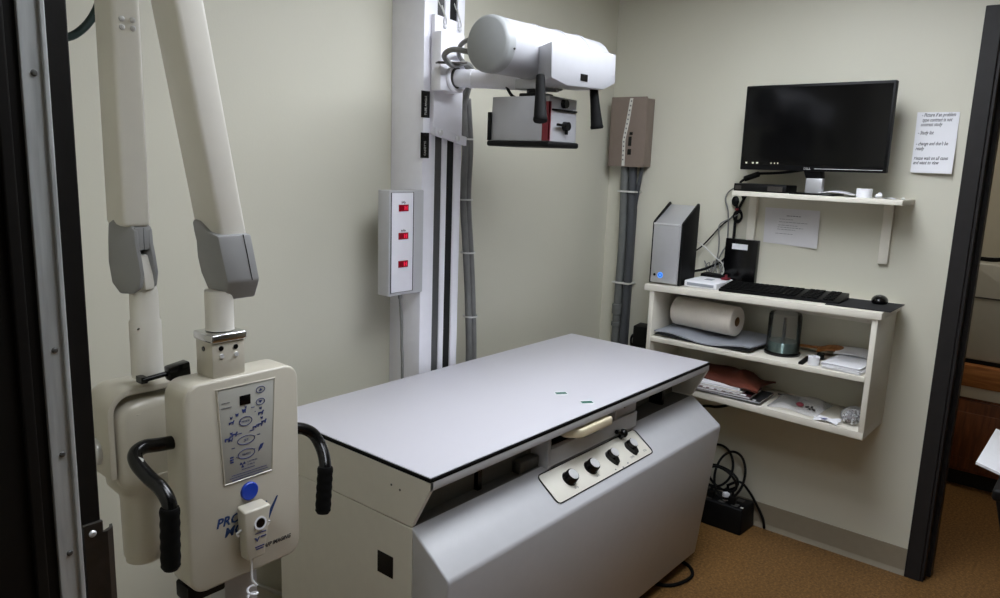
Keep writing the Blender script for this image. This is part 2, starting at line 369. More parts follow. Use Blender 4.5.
for i, x in enumerate((1.788, 1.904, 2.024, 2.143)):
    if i < 2:
        kn = P().lathe(S(x, 0.475, 0.001), N, [(0, 0), (0.0245, 0), (0.0245, 0.004), (0.022, 0.007), (0.021, 0.024), (0.019, 0.027), (0, 0.027)], 28).build('control_knob', 'gloss', T)
        P().lathe(S(x, 0.475, 0.0275), N, [(0, 0), (0.0175, 0), (0.0170, 0.0018), (0, 0.0018)], 28).build('knob_cap', 'satin', kn)
    else:
        p = P(); c0 = S(x, 0.46, 0.001)
        out = []
        for t in range(24):
            a = 2*PI*t/24; rx = 0.021*math.cos(a); rs = 0.021*math.sin(a)
            if rs > 0: rs *= 1.75; rx *= 1-0.28*math.sin(a)
            out.append((rx, rs))
        b = bmesh.new(); lo = [b.verts.new(c0+UX*q[0]+Dn*q[1]) for q in out]; hi = [b.verts.new(c0+UX*q[0]*0.9+Dn*q[1]*0.92+N*0.014) for q in out]
        b.faces.new(lo[::-1]); b.faces.new(hi)
        for t in range(24): b.faces.new((lo[t], lo[(t+1) % 24], hi[(t+1) % 24], hi[t]))
        bmesh.ops.recalc_face_normals(b, faces=b.faces); p._add(b)
        p.lathe(c0+N*0.014, N, [(0.0175, 0), (0.0165, 0.012), (0, 0.012)], 24)
        kn = p.build('control_knob', 'gloss', T)
        lab(kn, 'black pointer knob with a silver cap')
        P().lathe(c0+N*0.0262, N, [(0, 0), (0.0155, 0), (0.015, 0.0018), (0, 0.0018)], 28).build('knob_cap', 'satin', kn)
lv = P().ball(S(2.136, 0.185, 0.024), 0.0150).cyl(S(2.136, 0.195, 0), S(2.136, 0.185, 0.02), 0.008).cyl(S(2.136, 0.17, 0.026), S(2.100, 0.11, 0.030), 0.0065, 0.008, 12).build('lever_knob', 'gloss', T)
lab(lv, 'small black lever knob')
# cassette tray in the gap under the top
tr = P().box(1.735, 2.245, 1.226, 1.246, 0.703, 0.757, 0.002).box(2.108, 2.245, 1.232, 1.246, 0.757, 0.822, 0.002).box(1.728, 1.742, 1.226, 1.40, 0.700, 0.815, 0.001).box(2.100, 2.108, 1.226, 1.40, 0.757, 0.815).build('cassette_tray', 'enamel', T)
P().box(1.742, 2.108, 1.262, 1.40, 0.757, 0.822).cyl((2.165, 1.231, 0.790), (2.165, 1.234, 0.790), 0.006, seg=12).build('tray_slot', 'gloss', tr)
lab(P().prism([(1.812, 1.262), (1.800, 1.225), (1.818, 1.196), (1.842, 1.180), (2.008, 1.180), (2.008, 1.262)], 'z', 0.779, 0.807, 0.006, 3).build('tray_handle', 'cream', tr), 'cream tray handle')
P().box(X0+0.012, 1.728, 1.290, 1.300, 0.70, 0.826).box(2.245, X1-0.012, 1.330, 1.340, 0.70, 0.826).box(X0+0.012, X1-0.012, 1.2465, 1.41, 0.690, 0.7005).build('inner_panel', 'igrey', T)
for xs in (1.475, 2.52): P().box(xs, xs+0.016, 1.276, 1.332, 0.70, 0.826).build('inner_strut', 'gloss', T)
P().box(1.64, 1.728, 1.258, 1.29, 0.70, 0.735, 0.003).build('tray_rail', 'mgrey', T)
P().box(X0+0.07, X1-0.07, 1.30, 1.76, 0, 0.055).build('plinth', 'black', T)
solo(P().tube([(2.45, 1.42, 0.012), (2.46, 1.27, 0.010), (2.50, 1.17, 0.008), (2.62, 1.14, 0.008), (2.69, 1.20, 0.008), (2.66, 1.29, 0.009), (2.56, 1.36, 0.012)], 0.007, 8), 'foot_switch_cord', 'rubber', 'black cord looping out on the floor from under the x-ray table', 'cord', loc=(2.5, 1.3, 0))

# ------------------------------------------------------------------ tube stand mast
MS = thing('tube_stand', 'tall white upright of the x-ray stand against the back wall', 'x-ray stand', (1.91, 1.94, 0))
P().box(1.815, 1.875, 1.861, 2.0165, 0, ZC-0.005, 0.002).box(1.911, 1.934, 1.861, 2.0165, 0, ZC-0.005, 0.002).box(1.972, 2.006, 1.861, 2.0165, 0, ZC-0.005, 0.002).build('mast', 'mast', MS)
lab(P().box(1.875, 1.911, 1.867, 2.0, 0, ZC-0.01).build('track_channel', 'chan', MS), 'grey metal channel')
lab(P().box(1.934, 1.972, 1.868, 2.0, 0, ZC-0.01).build('track_slot', 'matte', MS), 'black slot')
for z0, z1, s in ((1.720, 1.806, 'TUBE ANGLE'), (1.588, 1.671, 'CASSETTE')):
    l = P().box(1.806, 1.8435, 1.8592, 1.8615, z0, z1).build('scale_label', 'gloss', MS)
    lab(l, 'black strip label with upright white lettering')
    P().text(s, 0.0125, (1.829, 1.859, z0+0.008), (0, 0, 1), (-1, 0, 0), depth=0.0001, sx=0.85).build('label_lettering', 'tape', l)

# ------------------------------------------------------------------ tube head on carriage
H = thing('x_ray_tube_head', 'white cylindrical x-ray tube head on a horizontal arm over the table', 'x-ray tube', (1.92, 1.84, 1.65))
ca = P().prism([(1.844, 2.050), (1.984, 2.038), (1.984, 1.640), (1.846, 1.668)], 'y', 1.842, 1.8595, 0.002).build('carriage', 'mast', H)
P().prism([(1.846, 1.690), (2.0, 1.664), (2.0, 1.634), (1.846, 1.664)], 'y', 1.832, 1.846, 0.001).build('carriage_lip', 'mast', ca)
for x, z in ((1.868, 1.673), (1.952, 1.657)): P().lathe((x, 1.832, z), (0, -1, 0), [(0, 0), (0.010, 0), (0.010, 0.004), (0.006, 0.008), (0, 0.008)], 12).build('carriage_bolt', 'satin', ca)
P().box(1.832, 1.944, 1.800, 1.842, 1.808, 1.994, 0.004).lathe((1.905, 1.842, 1.853), (0, -1, 0), [(0.052, 0), (0.05, 0.048), (0.046, 0.052), (0.036, 0.052)], 28).build('arm_block', 'mast', ca)
for x, xt in ((1.888, 1.880), (1.958, 1.962)):
    lc = P().tube([(x, 1.838, 2.048), (xt, 1.88, 2.15), (xt, 1.882, ZC-0.01)], 0.0018, 8).cyl((x, 1.838, 2.046), (xt*0.5+x*0.5, 1.853, 2.082), 0.0032).build('lift_cable', 'tie', H)
    P().tube([(x, 1.838, 2.020), (x+0.007, 1.838, 2.028), (x+0.005, 1.838, 2.040), (x, 1.838, 2.048), (x-0.005, 1.838, 2.040), (x-0.007, 1.838, 2.028)], 0.0022, 6, closed=True).ball((x, 1.838, 2.016), 0.0075).build('cable_shackle', 'satin', lc)
arm = P().cyl((1.905, 1.80, 1.853), (2.000, 1.45, 1.834), 0.029, seg=24).lathe((1.919, 1.748, 1.850), (0.095, -0.35, -0.019), [(0.031, 0), (0.031, 0.012), (0.029, 0.013)], 24).build('arm', 'mast', H)
P().lathe((1.905, 1.803, 1.853), (0.095, -0.35, -0.019), [(0.0, 0), (0.034, 0), (0.034, 0.008), (0.029, 0.008)], 24).build('arm_collar', 'dgrey', arm)
TB = P().lathe((1.72, 1.51, 1.921), (1, 0, 0), [(0, 0.018), (0.080, 0.018), (0.080, 0.19), (0.0825, 0.192), (0.0825, 0.20), (0.080, 0.202), (0.080, 0.31), (0.0835, 0.312), (0.0835, 0.322), (0.080, 0.324), (0.080, 0.42), (0.0835, 0.422), (0.0835, 0.432), (0.079, 0.434), (0.078, 0.545), (0.066, 0.574), (0.0, 0.585)], 48).build('tube_housing', 'tubew', H)
cp = P().lathe((1.72, 1.51, 1.921), (1, 0, 0), [(0, 0), (0.071, 0), (0.079, 0.006), (0.0812, 0.013), (0.0812, 0.038), (0.0802, 0.039)], 48).build('end_cap', 'capgrey', TB)
lab(cp, 'grey round end cap')
P().cyl((1.752, 1.4305, 1.905), (1.752, 1.4265, 1.905), 0.003, seg=10).build('cap_screw', 'iron', cp)
cbx = P().prism([(1.797, 1.925), (2.135, 1.929), (2.142, 1.842), (2.074, 1.817), (1.880, 1.812), (1.802, 1.826)], 'y', 1.33, 1.436, 0.003).xf(lambda c: (c.x+max(0, (c.y-1.333)/0.1)*0.072*(c.x < 1.86), c.y, c.z)).build('control_box', 'tubew', H)
P().box(1.945, 1.982, 1.3285, 1.332, 1.832, 1.852).build('indicator_window', 'gloss', cbx)
for (x0, z0), (x1, z1), y1 in (((1.788, 1.832), (1.757, 1.703), 1.33), ((2.064, 1.826), (2.074, 1.698), 1.345)):
    d = Vector((x1-x0, y1-1.36, z1-z0)); L = d.length
    P().lathe((x0, 1.36, z0), d, [(0, 0), (0.012, 0), (0.014, 0.02), (0.0145, 0.05), (0.019, L*0.9), (0.021, L*0.96), (0.019, L), (0, L)], 20).build('grip_handle', 'rubber', H)
cl = P().hexa([(1.892, 1.40, 1.652), (2.040, 1.40, 1.652), (2.040, 1.63, 1.652), (1.892, 1.63, 1.652), (1.895, 1.402, 1.787), (2.038, 1.402, 1.783), (2.038, 1.628, 1.787), (1.895, 1.628, 1.787)], 0.002).build('collimator', 'tubew', H)
lab(cl, 'boxy white collimator under the tube')
lab(P().box(1.884, 2.048, 1.392, 1.640, 1.634, 1.6515, 0.006).box(1.886, 1.892, 1.625, 1.640, 1.652, 1.74, 0.002).build('collimator_rail', 'black', cl), 'black bottom rail')
lab(P().box(1.8905, 1.8945, 1.3985, 1.424, 1.654, 1.77).box(1.8905, 1.9, 1.3985, 1.4005, 1.654, 1.77).build('red_strip', 'red', cl), 'dark red strip')
P().box(1.906, 2.034, 1.3955, 1.402, 1.744, 1.750, 0.001).build('collimator_slit', 'gloss', cl)
P().lathe((1.965, 1.402, 1.767), (0, -1, 0), [(0.014, 0), (0.013, 0.014), (0, 0.014)], 16).build('collimator_knob', 'gloss', cl)
w = P().lathe((1.975, 1.402, 1.700), (0, -1, 0), [(0.015, 0), (0.013, 0.018), (0, 0.018)], 16).obox((1.952, 1.39, 1.702), (0.03, 0, -0.001), (0, 0.004, 0), (0, 0, 0.004), 0.002).obox((1.975, 1.392, 1.688), (0.004, 0, 0), (0, 0.004, 0), (0, 0, 0.013), 0.001)
lab(w.build('collimator_knob', 'gloss', cl), 'black knob with a pointer lever')
P().cyl((1.967, 1.51, 1.785), (1.967, 1.51, 1.842), 0.030, seg=24).box(1.93, 2.005, 1.47, 1.55, 1.782, 1.800, 0.003).build('collimator_mount', 'black', H)
w = P().box(1.93, 2.03, 1.45, 1.57, 1.812, 1.845, 0.006)
w.build('tube_cradle', 'enamel', H)
P().tube([(1.745, 1.575, 1.90), (1.742, 1.66, 1.915), (1.780, 1.735, 1.905), (1.850, 1.765, 1.885), (1.92, 1.775, 1.90), (1.985, 1.80, 1.885), (2.035, 1.86, 1.83), (2.070, 1.92, 1.75)], 0.0085, 8).tube([(1.80, 1.580, 1.96), (1.83, 1.70, 1.95), (1.90, 1.785, 1.925), (1.99, 1.825, 1.88), (2.060, 1.92, 1.78)], 0.0075, 8).build('high_voltage_lead', 'hose', H)
P().obox((1.845, 1.765, 1.893), (0.045, -0.022, 0.003), (0.006, 0.012, 0), (0, 0, 0.003), 0.001).build('lead_bracket', 'iron', H)
P().tube([(1.93, 1.62, 1.85), (1.95, 1.60, 1.80), (1.955, 1.575, 1.785)], 0.005, 8).build('lamp_lead', 'black', H)

# cable bundle hanging from the tube to the table
CB = thing('cable_bundle', 'grey cable bundle hanging beside the white upright behind the table', 'cable', (2.13, 1.93, 0))
path = [(2.065, 1.905, 1.80), (2.100, 1.925, 1.70), (2.112, 1.93, 1.62), (2.108, 1.93, 1.44), (2.130, 1.93, 1.25), (2.150, 1.93, 1.05), (2.165, 1.93, 0.80), (2.17, 1.94, 0.40), (2.17, 1.95, 0.02)]
P().tube([(a-0.011, b, c) for a, b, c in path], 0.0125, 10).build('cable', 'hose', CB)
P().tube([(a+0.010, b-0.006, c) for a, b, c in path], 0.0115, 10).build('cable', 'hose', CB)
P().tube([(a+0.002, b+0.016, c) for a, b, c in path], 0.0105, 10).build('cable', 'hose', CB)
for (x, z) in ((2.106, 1.66), (2.108, 1.44), (2.131, 1.24), (2.154, 0.99)):
    P().lathe((x, 1.93, z-0.003), (0, 0, 1), [(0.027, 0), (0.0285, 0), (0.0285, 0.006), (0.027, 0.006)], 20).build('cable_tie', 'tie', CB)

# red-display box on the upright
DB = thing('display_box', 'white wall box with three red display windows beside the upright', 'display box', (1.737, 1.89, 1.135))
P().box(1.660, 1.8145, 1.850, 1.905, 1.135, 1.482, 0.003).build('housing', 'enamel', DB)
fp = P().box(1.668, 1.764, 1.8475, 1.851, 1.147, 1.474, 0.001).build('face_plate', 'mast', DB)
P().tube([(1.667, 1.848, 1.146), (1.765, 1.848, 1.146), (1.765, 1.848, 1.475), (1.667, 1.848, 1.475)], 0.0016, 6, smooth=False, closed=True).build('face_outline', 'gloss', fp)
for z, s in ((1.425, 'kVp'), (1.333, 'mAs'), (1.240, '')):
    wd = P().box(1.699, 1.741, 1.8455, 1.848, z-0.011, z+0.011).build('display_window', 'redglass', DB)
    P().box(1.722, 1.727, 1.845, 1.8458, z-0.007, z+0.007).box(1.731, 1.736, 1.845, 1.8458, z-0.007, z+0.007).box(1.722, 1.736, 1.845, 1.8458, z-0.001, z+0.001).build('digits', 'reddigit', wd)
    if s: P().text(s, 0.011, (1.72, 1.8472, z+0.015), UX, (0, 0, 1), depth=0.0001, align='CENTER', bold=0.0003).build('display_caption', 'blackink', DB)
P().lathe((1.730, 1.87, 1.137), (0, 0, -1), [(0.009, 0), (0.007, 0.018), (0.004, 0.022)], 12).tube([(1.730, 1.87, 1.12), (1.738, 1.872, 1.05), (1.742, 1.872, 0.95), (1.746, 1.872, 0.85), (1.75, 1.88, 0.4), (1.75, 1.9, 0.02)], 0.0052, 8).build('display_cord', 'hose', DB)

# ------------------------------------------------------------------ taupe electrical box and conduits
EB = thing('electrical_box', 'taupe metal electrical box on the wall in the corner', 'electrical box', (3.2, 1.88, 1.575))
P().box(3.168, XW-0.001, 1.792, 1.971, 1.578, 1.888, 0.002).build('enclosure', 'taupe', EB)
P().box(3.160, 3.169, 1.788, 1.976, 1.576, 1.895, 0.003).build('cover', 'taupe', EB)
lab(P().prism([(1.876, 1.888), (1.860, 1.888), (1.8735, 1.78), (1.8885, 1.70), (1.885, 1.58), (1.900, 1.58), (1.9035, 1.70), (1.891, 1.78)], 'x', 3.1585, 3.1602).build('label_tape', 'tape', EB), 'white strip of lettering tape')
w = P()
for i, ch in enumerate('XRAYPOWER'): w.text(ch, 0.012, (3.158, 1.8955-(0.012 if i > 5 else 0.004)+0.001*i*0, 1.865-0.03*i+0.0), (0, 0, -1), (0, -1, 0), depth=0.0001, align='CENTER')
w.bm.free(); w = P()
for i in range(14):
    z = 1.875-0.0205*i; yc = 1.868+min(1, max(0, (1.88-z)/0.18))*0.028
    w.box(3.1578, 3.1586, yc-0.004, yc+0.003, z-0.0035, z+0.0035)
w.build('tape_marks', 'greyink', EB)
lab(P().box(3.1582, 3.1605, 1.856, 1.872, 1.672, 1.715).box(3.1582, 3.1605, 1.852, 1.868, 1.722, 1.735).box(3.1582, 3.1605, 1.855, 1.873, 1.632, 1.658).build('knockout_holes', 'gloss', EB), 'black openings')
CN = thing('conduit', 'light grey conduit running down the corner below the taupe box', 'conduit', (3.2, 1.9, 0))
P().tube([(3.20, 1.905, 1.577), (3.20, 1.898, 1.40), (3.20, 1.893, 1.20), (3.20, 1.897, 0.93), (3.20, 1.90, 0.5), (3.20, 1.90, 0.0)], 0.020, 14).build('pipe', 'conduit', CN)
P().lathe((3.20, 1.897, 0.86), (0, 0, 1), [(0.020, 0), (0.026, 0.004), (0.026, 0.05), (0.020, 0.054)], 18).build('coupling', 'conduit', CN)
P().lathe((3.20, 1.899, 0.80), (0, 0, 1), [(0.020, 0), (0.025, 0.003), (0.025, 0.02), (0.020, 0.023)], 18).build('coupling', 'conduit', CN)
for z in (1.46, 1.02): P().box(3.176, 3.2415, 1.83, 1.925, z-0.004, z+0.004, 0.001).build('conduit_strap', 'tie', CN)
solo(P().tube([(3.203, 1.862, 1.577), (3.203, 1.857, 1.40), (3.203, 1.852, 1.20), (3.203, 1.853, 0.93), (3.203, 1.86, 0.5), (3.203, 1.86, 0.0)], 0.0195, 14), 'conduit', 'conduit2', 'dark grey conduit beside the light one below the taupe box', 'conduit', loc=(3.2, 1.855, 0))
solo(P().tube([(3.205, 1.817, 1.577), (3.205, 1.822, 1.53), (3.215, 1.840, 1.44), (3.224, 1.850, 1.38), (3.229, 1.851, 1.30), (3.229, 1.853, 0.6), (3.229, 1.86, 0.0)], 0.0095, 12), 'conduit', 'conduit2', 'thin dark conduit slanting from the right of the taupe box behind the others', 'conduit', loc=(3.21, 1.83, 0))
AD = thing('power_adapter', 'black power adapter on the wall between conduits and shelf unit', 'adapter', (3.2, 1.72, 0.70))
P().prism([(3.17, 0.70), (3.2415, 0.70), (3.2415, 0.832), (3.175, 0.824)], 'y', 1.655, 1.788, 0.004).build('adapter_body', 'black', AD)
P().tube([(3.2, 1.788, 0.775), (3.2, 1.803, 0.77), (3.2, 1.810, 0.745), (3.2, 1.804, 0.715), (3.2, 1.787, 0.705)], 0.0055, 8).build('adapter_cord', 'black', AD)

# ------------------------------------------------------------------ monitor shelf and wall shelf unit
SH = thing('wall_shelf', 'white board shelf on two battens carrying the monitor', 'shelf', (3.15, 0.98, 1.24))
P().box(3.05, XW-0.001, 0.657, 1.300, 1.478, 1.497, 0.0015).build('board', 'shelf', SH)
for y in (0.739, 1.276):
    P().box(XW-0.020, XW-0.001, y-0.018, y+0.018, 1.242, 1.478, 0.003).build('batten', 'shelf', SH)
w = P().box(XW-0.026, XW-0.001, 0.721, 0.757, 1.452, 1.478, 0.002)
w.build('cleat', 'shelf', SH)

SU = thing('shelf_unit', 'white two-tier wall shelf unit holding the computer and supplies', 'shelf unit', (3.1, 1.13, 0.60))
def zt(y): return 1.074+(1.62-y)*0.0218
XF = 2.962; XB = XW-0.001
def slab(y0, y1, za0, za1, th, xf=XF): # z of the top at y0 / y1
    return P().hexa([(xf, y0, za0-th), (XB, y0, za0-th), (XB, y1, za1-th), (xf, y1, za1-th), (xf, y0, za0), (XB, y0, za0), (XB, y1, za1), (xf, y1, za1)], 0.0015)
slab(0.656, 1.622, zt(0.656), zt(1.622), 0.027, XF-0.008).build('top_board', 'shelf', SU)
slab(0.689, 1.578, 0.846, 0.842, 0.020).build('middle_shelf', 'shelf', SU)
slab(0.669, 1.598, 0.634, 0.652, 0.029).build('bottom_shelf', 'shelf', SU)
P().hexa([(XF, 0.668, 0.634), (XB, 0.668, 0.634), (XB, 0.688, 0.634), (XF, 0.688, 0.634), (XF, 0.668, zt(0.668)-0.0275), (XB, 0.668, zt(0.668)-0.0275), (XB, 0.688, zt(0.688)-0.0275), (XF, 0.688, zt(0.688)-0.0275)], 0.001).build('side_panel', 'shelf', SU)
P().box(XF, XB, 1.578, 1.598, 0.652, 1.047, 0.001).build('side_panel', 'shelf', SU)
P().box(XB-0.016, XB, 0.69, 1.577, 1.0, 1.04, 0.001).build('back_cleat', 'shelf', SU)

# monitor
MN = thing('monitor', 'black widescreen monitor standing on the upper shelf', 'monitor', (3.12, 1.0, 1.497))
rt = math.radians(0.6)
def my(y, z): # slight roll of the screen about its middle
    dy, dz = y-1.01, z-1.757
    return (1.01+dy*math.cos(rt)+dz*math.sin(rt)*0.3, 1.757+dz-dy*math.sin(rt))
def mbox(x0, x1, y0, y1, z0, z1, bev=0):
    q = []
    for x in (x0, x1):
        for (y, z) in ((y0, z0), (y1, z0), (y1, z1), (y0, z1)):
            a, b_ = my(y, z); q.append((x, a, b_))
    return P().hexa(q, bev)
mbox(3.078, 3.108, 0.732, 1.289, 1.588, 1.920, 0.004).box(3.104, 3.135, 0.82, 1.20, 1.63, 1.88, 0.012).build('casing', 'black', MN)
sc = mbox(3.0765, 3.0785, 0.742, 1.279, 1.608, 1.910).build('screen', 'screen', MN)
w = P()
for i, y in enumerate((1.262, 1.235, 1.217, 1.160, 1.146, 1.133)):
    a, b_ = my(y, 1.6155); w.box(3.0755, 3.0768, a-(0.0035 if i < 3 else 0.0018), a+(0.0035 if i < 3 else 0.0018), b_-0.003, b_+0.003)
w.build('taskbar_icons', 'icon', sc)
mbox(3.0762, 3.0786, 0.745, 0.99, 1.5965, 1.5985).build('bezel_highlight', 'satin', MN)
P().text('DELL', 0.012, (3.0774, 1.030, 1.5935), (0, -1, 0), (0, 0, 1), depth=0.0003, bold=0.0003).build('maker_mark', 'silver', MN)
P().hexa([(3.10, 0.962, 1.560), (3.135, 0.962, 1.560), (3.135, 1.026, 1.560), (3.10, 1.026, 1.560), (3.085, 0.968, 1.600), (3.13, 0.968, 1.62), (3.13, 1.036, 1.62), (3.085, 1.036, 1.600)], 0.003).build('stand_neck', 'black', MN)
lab(P().box(3.100, 3.128, 0.960, 1.024, 1.504, 1.562, 0.003).build('stand_post', 'silver', MN), 'silver post')
P().prism([(3.056, 0.925), (3.063, 0.90), (3.19, 0.90), (3.20, 0.93), (3.20, 1.06), (3.19, 1.07), (3.056, 1.07)], 'z', 1.4973, 1.5045, 0.002).build('stand_base', 'gloss', MN)

HB = thing('network_hub', 'slim black box on the left end of the upper shelf', 'network hub', (3.13, 1.19, 1.497))
P().box(3.066, 3.19, 1.085, 1.302, 1.4975, 1.528, 0.003).build('hub_case', 'black', HB)
P().box(3.0645, 3.067, 1.10, 1.16, 1.502, 1.522).box(3.0645, 3.067, 1.27, 1.295, 1.504, 1.52).build('hub_ports', 'iron', HB)
cc = solo(P().tube([(3.12, 1.01, 1.600), (3.13, 1.08, 1.585), (3.13, 1.16, 1.575), (3.13, 1.23, 1.570)], 0.0055, 8).cyl((3.13, 1.225, 1.569), (3.13, 1.285, 1.546), 0.012, 0.012, 14, 0.003).tube([(3.13, 1.28, 1.548), (3.14, 1.305, 1.530), (3.19, 1.318, 1.50), (3.215, 1.318, 1.46)], 0.0055, 8), 'monitor_cable', 'black', 'black cable with a thick barrel running from monitor to shelf end', 'cable', loc=(3.13, 1.2, 1.5))
solo(P().grid(lambda u, v: (3.06+0.13*v, 0.965-0.135*u+0.02*v, 1.5055+0.012*math.sin(PI*min(1, u*1.05))*(0.6+0.4*v)), 12, 6, 0.0008), 'paper_sheet', 'paper', 'loose white sheet curling on the upper shelf under the monitor', 'paper', loc=(3.1, 0.9, 1.4975))
tp = thing('tape_roll', 'white roll of tape on the upper shelf under the monitor', 'tape', (3.12, 0.808, 1.4975))
P().lathe((3.12, 0.808, 1.4975), (0, 0, 1), [(0.0145, 0), (0.028, 0), (0.028, 0.033), (0.0145, 0.033), (0.0145, 0)], 28).build('tape_band', 'paper', tp)
P().lathe((3.12, 0.808, 1.4975), (0, 0, 1), [(0.0125, 0), (0.0142, 0), (0.0142, 0.032), (0.0125, 0.032), (0.0125, 0)], 24).build('core', 'card', tp)
w = P()
for _ in range(7): w.ball((3.12+random.uniform(-.008, .008), 0.757+random.uniform(-.010, .008), 1.5075+random.uniform(-.003, .008)), random.uniform(0.006, 0.0095), 1, random.uniform(.7, 1.2), random.uniform(.6, 1.1), 6, 4)
solo(w, 'crumpled_tissue', 'paper', 'crumpled white scrap beside the tape roll on the upper shelf', 'paper', loc=(3.12, 0.757, 1.4975))
solo(P().grid(lambda u, v: (3.09+0.05*v, 0.735-0.035*u, 1.498+0.005*math.sin(PI*u)), 6, 4, 0.0008), 'paper_scrap', 'paper', 'flat white paper scrap near the right end of the upper shelf', 'paper', loc=(3.11, 0.72, 1.4975))
solo(P().lathe((3.10, 0.668, 1.4973), (0, 0, 1), [(0.006, 0), (0.007, 0.004), (0.003, 0.009), (0, 0.009)], 12), 'push_pin', 'tie', 'tiny white pin at the far right end of the upper shelf', 'pin', loc=(3.10, 0.668, 1.4973))

# tower computer
TC = thing('desktop_computer', 'silver-fronted tower computer with a blue power light', 'computer', (3.1, 1.545, zt(1.545)))
zb = zt(1.545)+0.0015
pr = [(2.982, zb+0.004), (2.982, 1.342), (2.990, 1.350), (3.122, 1.428), (3.128, 1.420), (3.128, zb+0.004)]
P().prism([(2.984, zb+0.006), (2.984, 1.340), (3.124, 1.420), (3.124, zb+0.006)], 'y', 1.482, 1.611, 0.001).build('silver_shell', 'silver', TC)
for ya, yb2 in ((1.472, 1.483), (1.610, 1.619)):
    P().prism([(p[0]+0.004 if p[0] < 3 else p[0], p[1]+(0.003 if p[1] > 1.2 else -0.002)) for p in pr], 'y', ya, yb2, 0.0015).build('side_cover', 'black', TC)
fr = P().box(2.978, 2.986, 1.484, 1.609, zb+0.010, 1.342, 0.002).build('front_plate', 'silver', TC)
P().box(2.975, 2.980, 1.484, 1.609, 1.336, 1.344, 0.002).build('top_edge', 'satin', TC)
P().cyl((2.978, 1.562, 1.118), (2.9765, 1.562, 1.118), 0.0125, seg=20).build('power_light', 'led', TC)
P().lathe((2.9766, 1.562, 1.118), (-1, 0, 0), [(0.0085, 0), (0.0085, 0.001), (0.0055, 0.0012), (0.0055, 0)], 20).build('power_button', 'ink', TC)
P().cyl((2.978, 1.590, 1.118), (2.9765, 1.590, 1.118), 0.0055, seg=12).build('audio_jack', 'gloss', TC)

DV = thing('disc_drive', 'white flat external drive beside the tower computer', 'drive', (3.1, 1.39, zt(1.39)), (0, 0, math.radians(2)))
P().box(-0.092, 0.092, -0.073, 0.073, 0.001, 0.029, 0.005, 3).build('drive_case', 'paper', DV)
P().box(-0.0935, -0.091, -0.060, 0.060, 0.009, 0.021, 0.0008).build('drive_slot', 'felt', DV)
P().box(-0.02, 0.02, -0.02, 0.015, 0.0285, 0.0297).build('drive_label', 'felt', DV)
solo(P().box(3.13, 3.165, 1.320, 1.350, zt(1.33)+0.030, zt(1.33)+0.038, 0.002).cyl((3.147, 1.334, zt(1.33)+0.037), (3.147, 1.334, zt(1.33)+0.052), 0.007, 0.005, 12), 'usb_dongle', 'red', 'small red connector lying on the white external drive', 'connector', loc=(3.147, 1.335, zt(1.33)+0.0295))
solo(P().box(3.17, 3.232, 1.36, 1.465, zt(1.42)+0.0005, zt(1.42)+0.043, 0.004), 'power_brick', 'black', 'black power brick behind the white external drive', 'adapter', loc=(3.2, 1.41, zt(1.42)))
BX = thing('upright_box', 'black upright box with a white label leaning behind the keyboard', 'box', (3.2, 1.30, zt(1.29)))
P().prism([(3.205, zt(1.29)), (3.236, zt(1.29)), (3.238, 1.285), (3.212, 1.285)], 'y', 1.232, 1.378, 0.003).build('box_case', 'gloss', BX)
P().hexa([(3.2075, 1.275, 1.240), (3.2095, 1.275, 1.240), (3.2095, 1.345, 1.240), (3.2075, 1.345, 1.240), (3.2083, 1.275, 1.264), (3.2103, 1.275, 1.264), (3.2103, 1.345, 1.264), (3.2083, 1.345, 1.264)]).build('box_label', 'paper', BX)

# keyboard, pad and mouse
KB = thing('keyboard', 'black keyboard along the front of the shelf unit', 'keyboard', (3.085, 1.065, zt(1.065)+0.001), (math.radians(-1.25), 0, math.radians(3)))
P().prism([(-0.076, 0.0), (0.080, 0.0), (0.080, 0.026), (-0.076, 0.010)], 'y', -0.238, 0.238, 0.003).build('keyboard_case', 'black', KB)
w = P()
for r in range(6):
    xk = -0.060+r*0.0235; zk = 0.0115+(xk+0.076)*0.1026
    for c_ in range(22):
        if c_ in (15, 19) : continue
        yk = 0.224-c_*0.0204
        if r == 0 and 4 <= c_ <= 9:
            if c_ == 4: w.box(xk-0.009, xk+0.009, yk-0.112, yk+0.008, zk-0.002, zk+0.0045, 0.0012, 1)
            continue
        w.box(xk-0.009, xk+0.009, yk-0.0088, yk+0.0088, zk-0.002, zk+0.0045, 0.0012, 1)
w.build('keys', 'rubber', KB)
solo(P().hexa([(2.985, 0.636, zt(0.636)+0.001), (3.20, 0.636, zt(0.636)+0.001), (3.20, 0.865, zt(0.865)+0.001), (2.985, 0.865, zt(0.865)+0.001), (2.985, 0.636, zt(0.636)+0.004), (3.20, 0.636, zt(0.636)+0.004), (3.20, 0.865, zt(0.865)+0.004), (2.985, 0.865, zt(0.865)+0.004)]), 'mouse_pad', 'softblk', 'black mouse pad overhanging the right end of the shelf unit', 'mouse pad', loc=(3.09, 0.75, zt(0.75)))
MO = thing('mouse', 'black computer mouse on the mouse pad', 'mouse', (3.155, 0.715, zt(0.715)+0.0045), (0, 0, math.radians(10)))
P().ball((0, 0, 0.010), 0.03, 1.45, 1.0, 0.75, 20, 12).build('mouse_shell', 'gloss', MO)
P().cyl((-0.022, -0.003, 0.029), (-0.022, 0.003, 0.029), 0.006, seg=14).build('scroll_wheel', 'iron', MO)

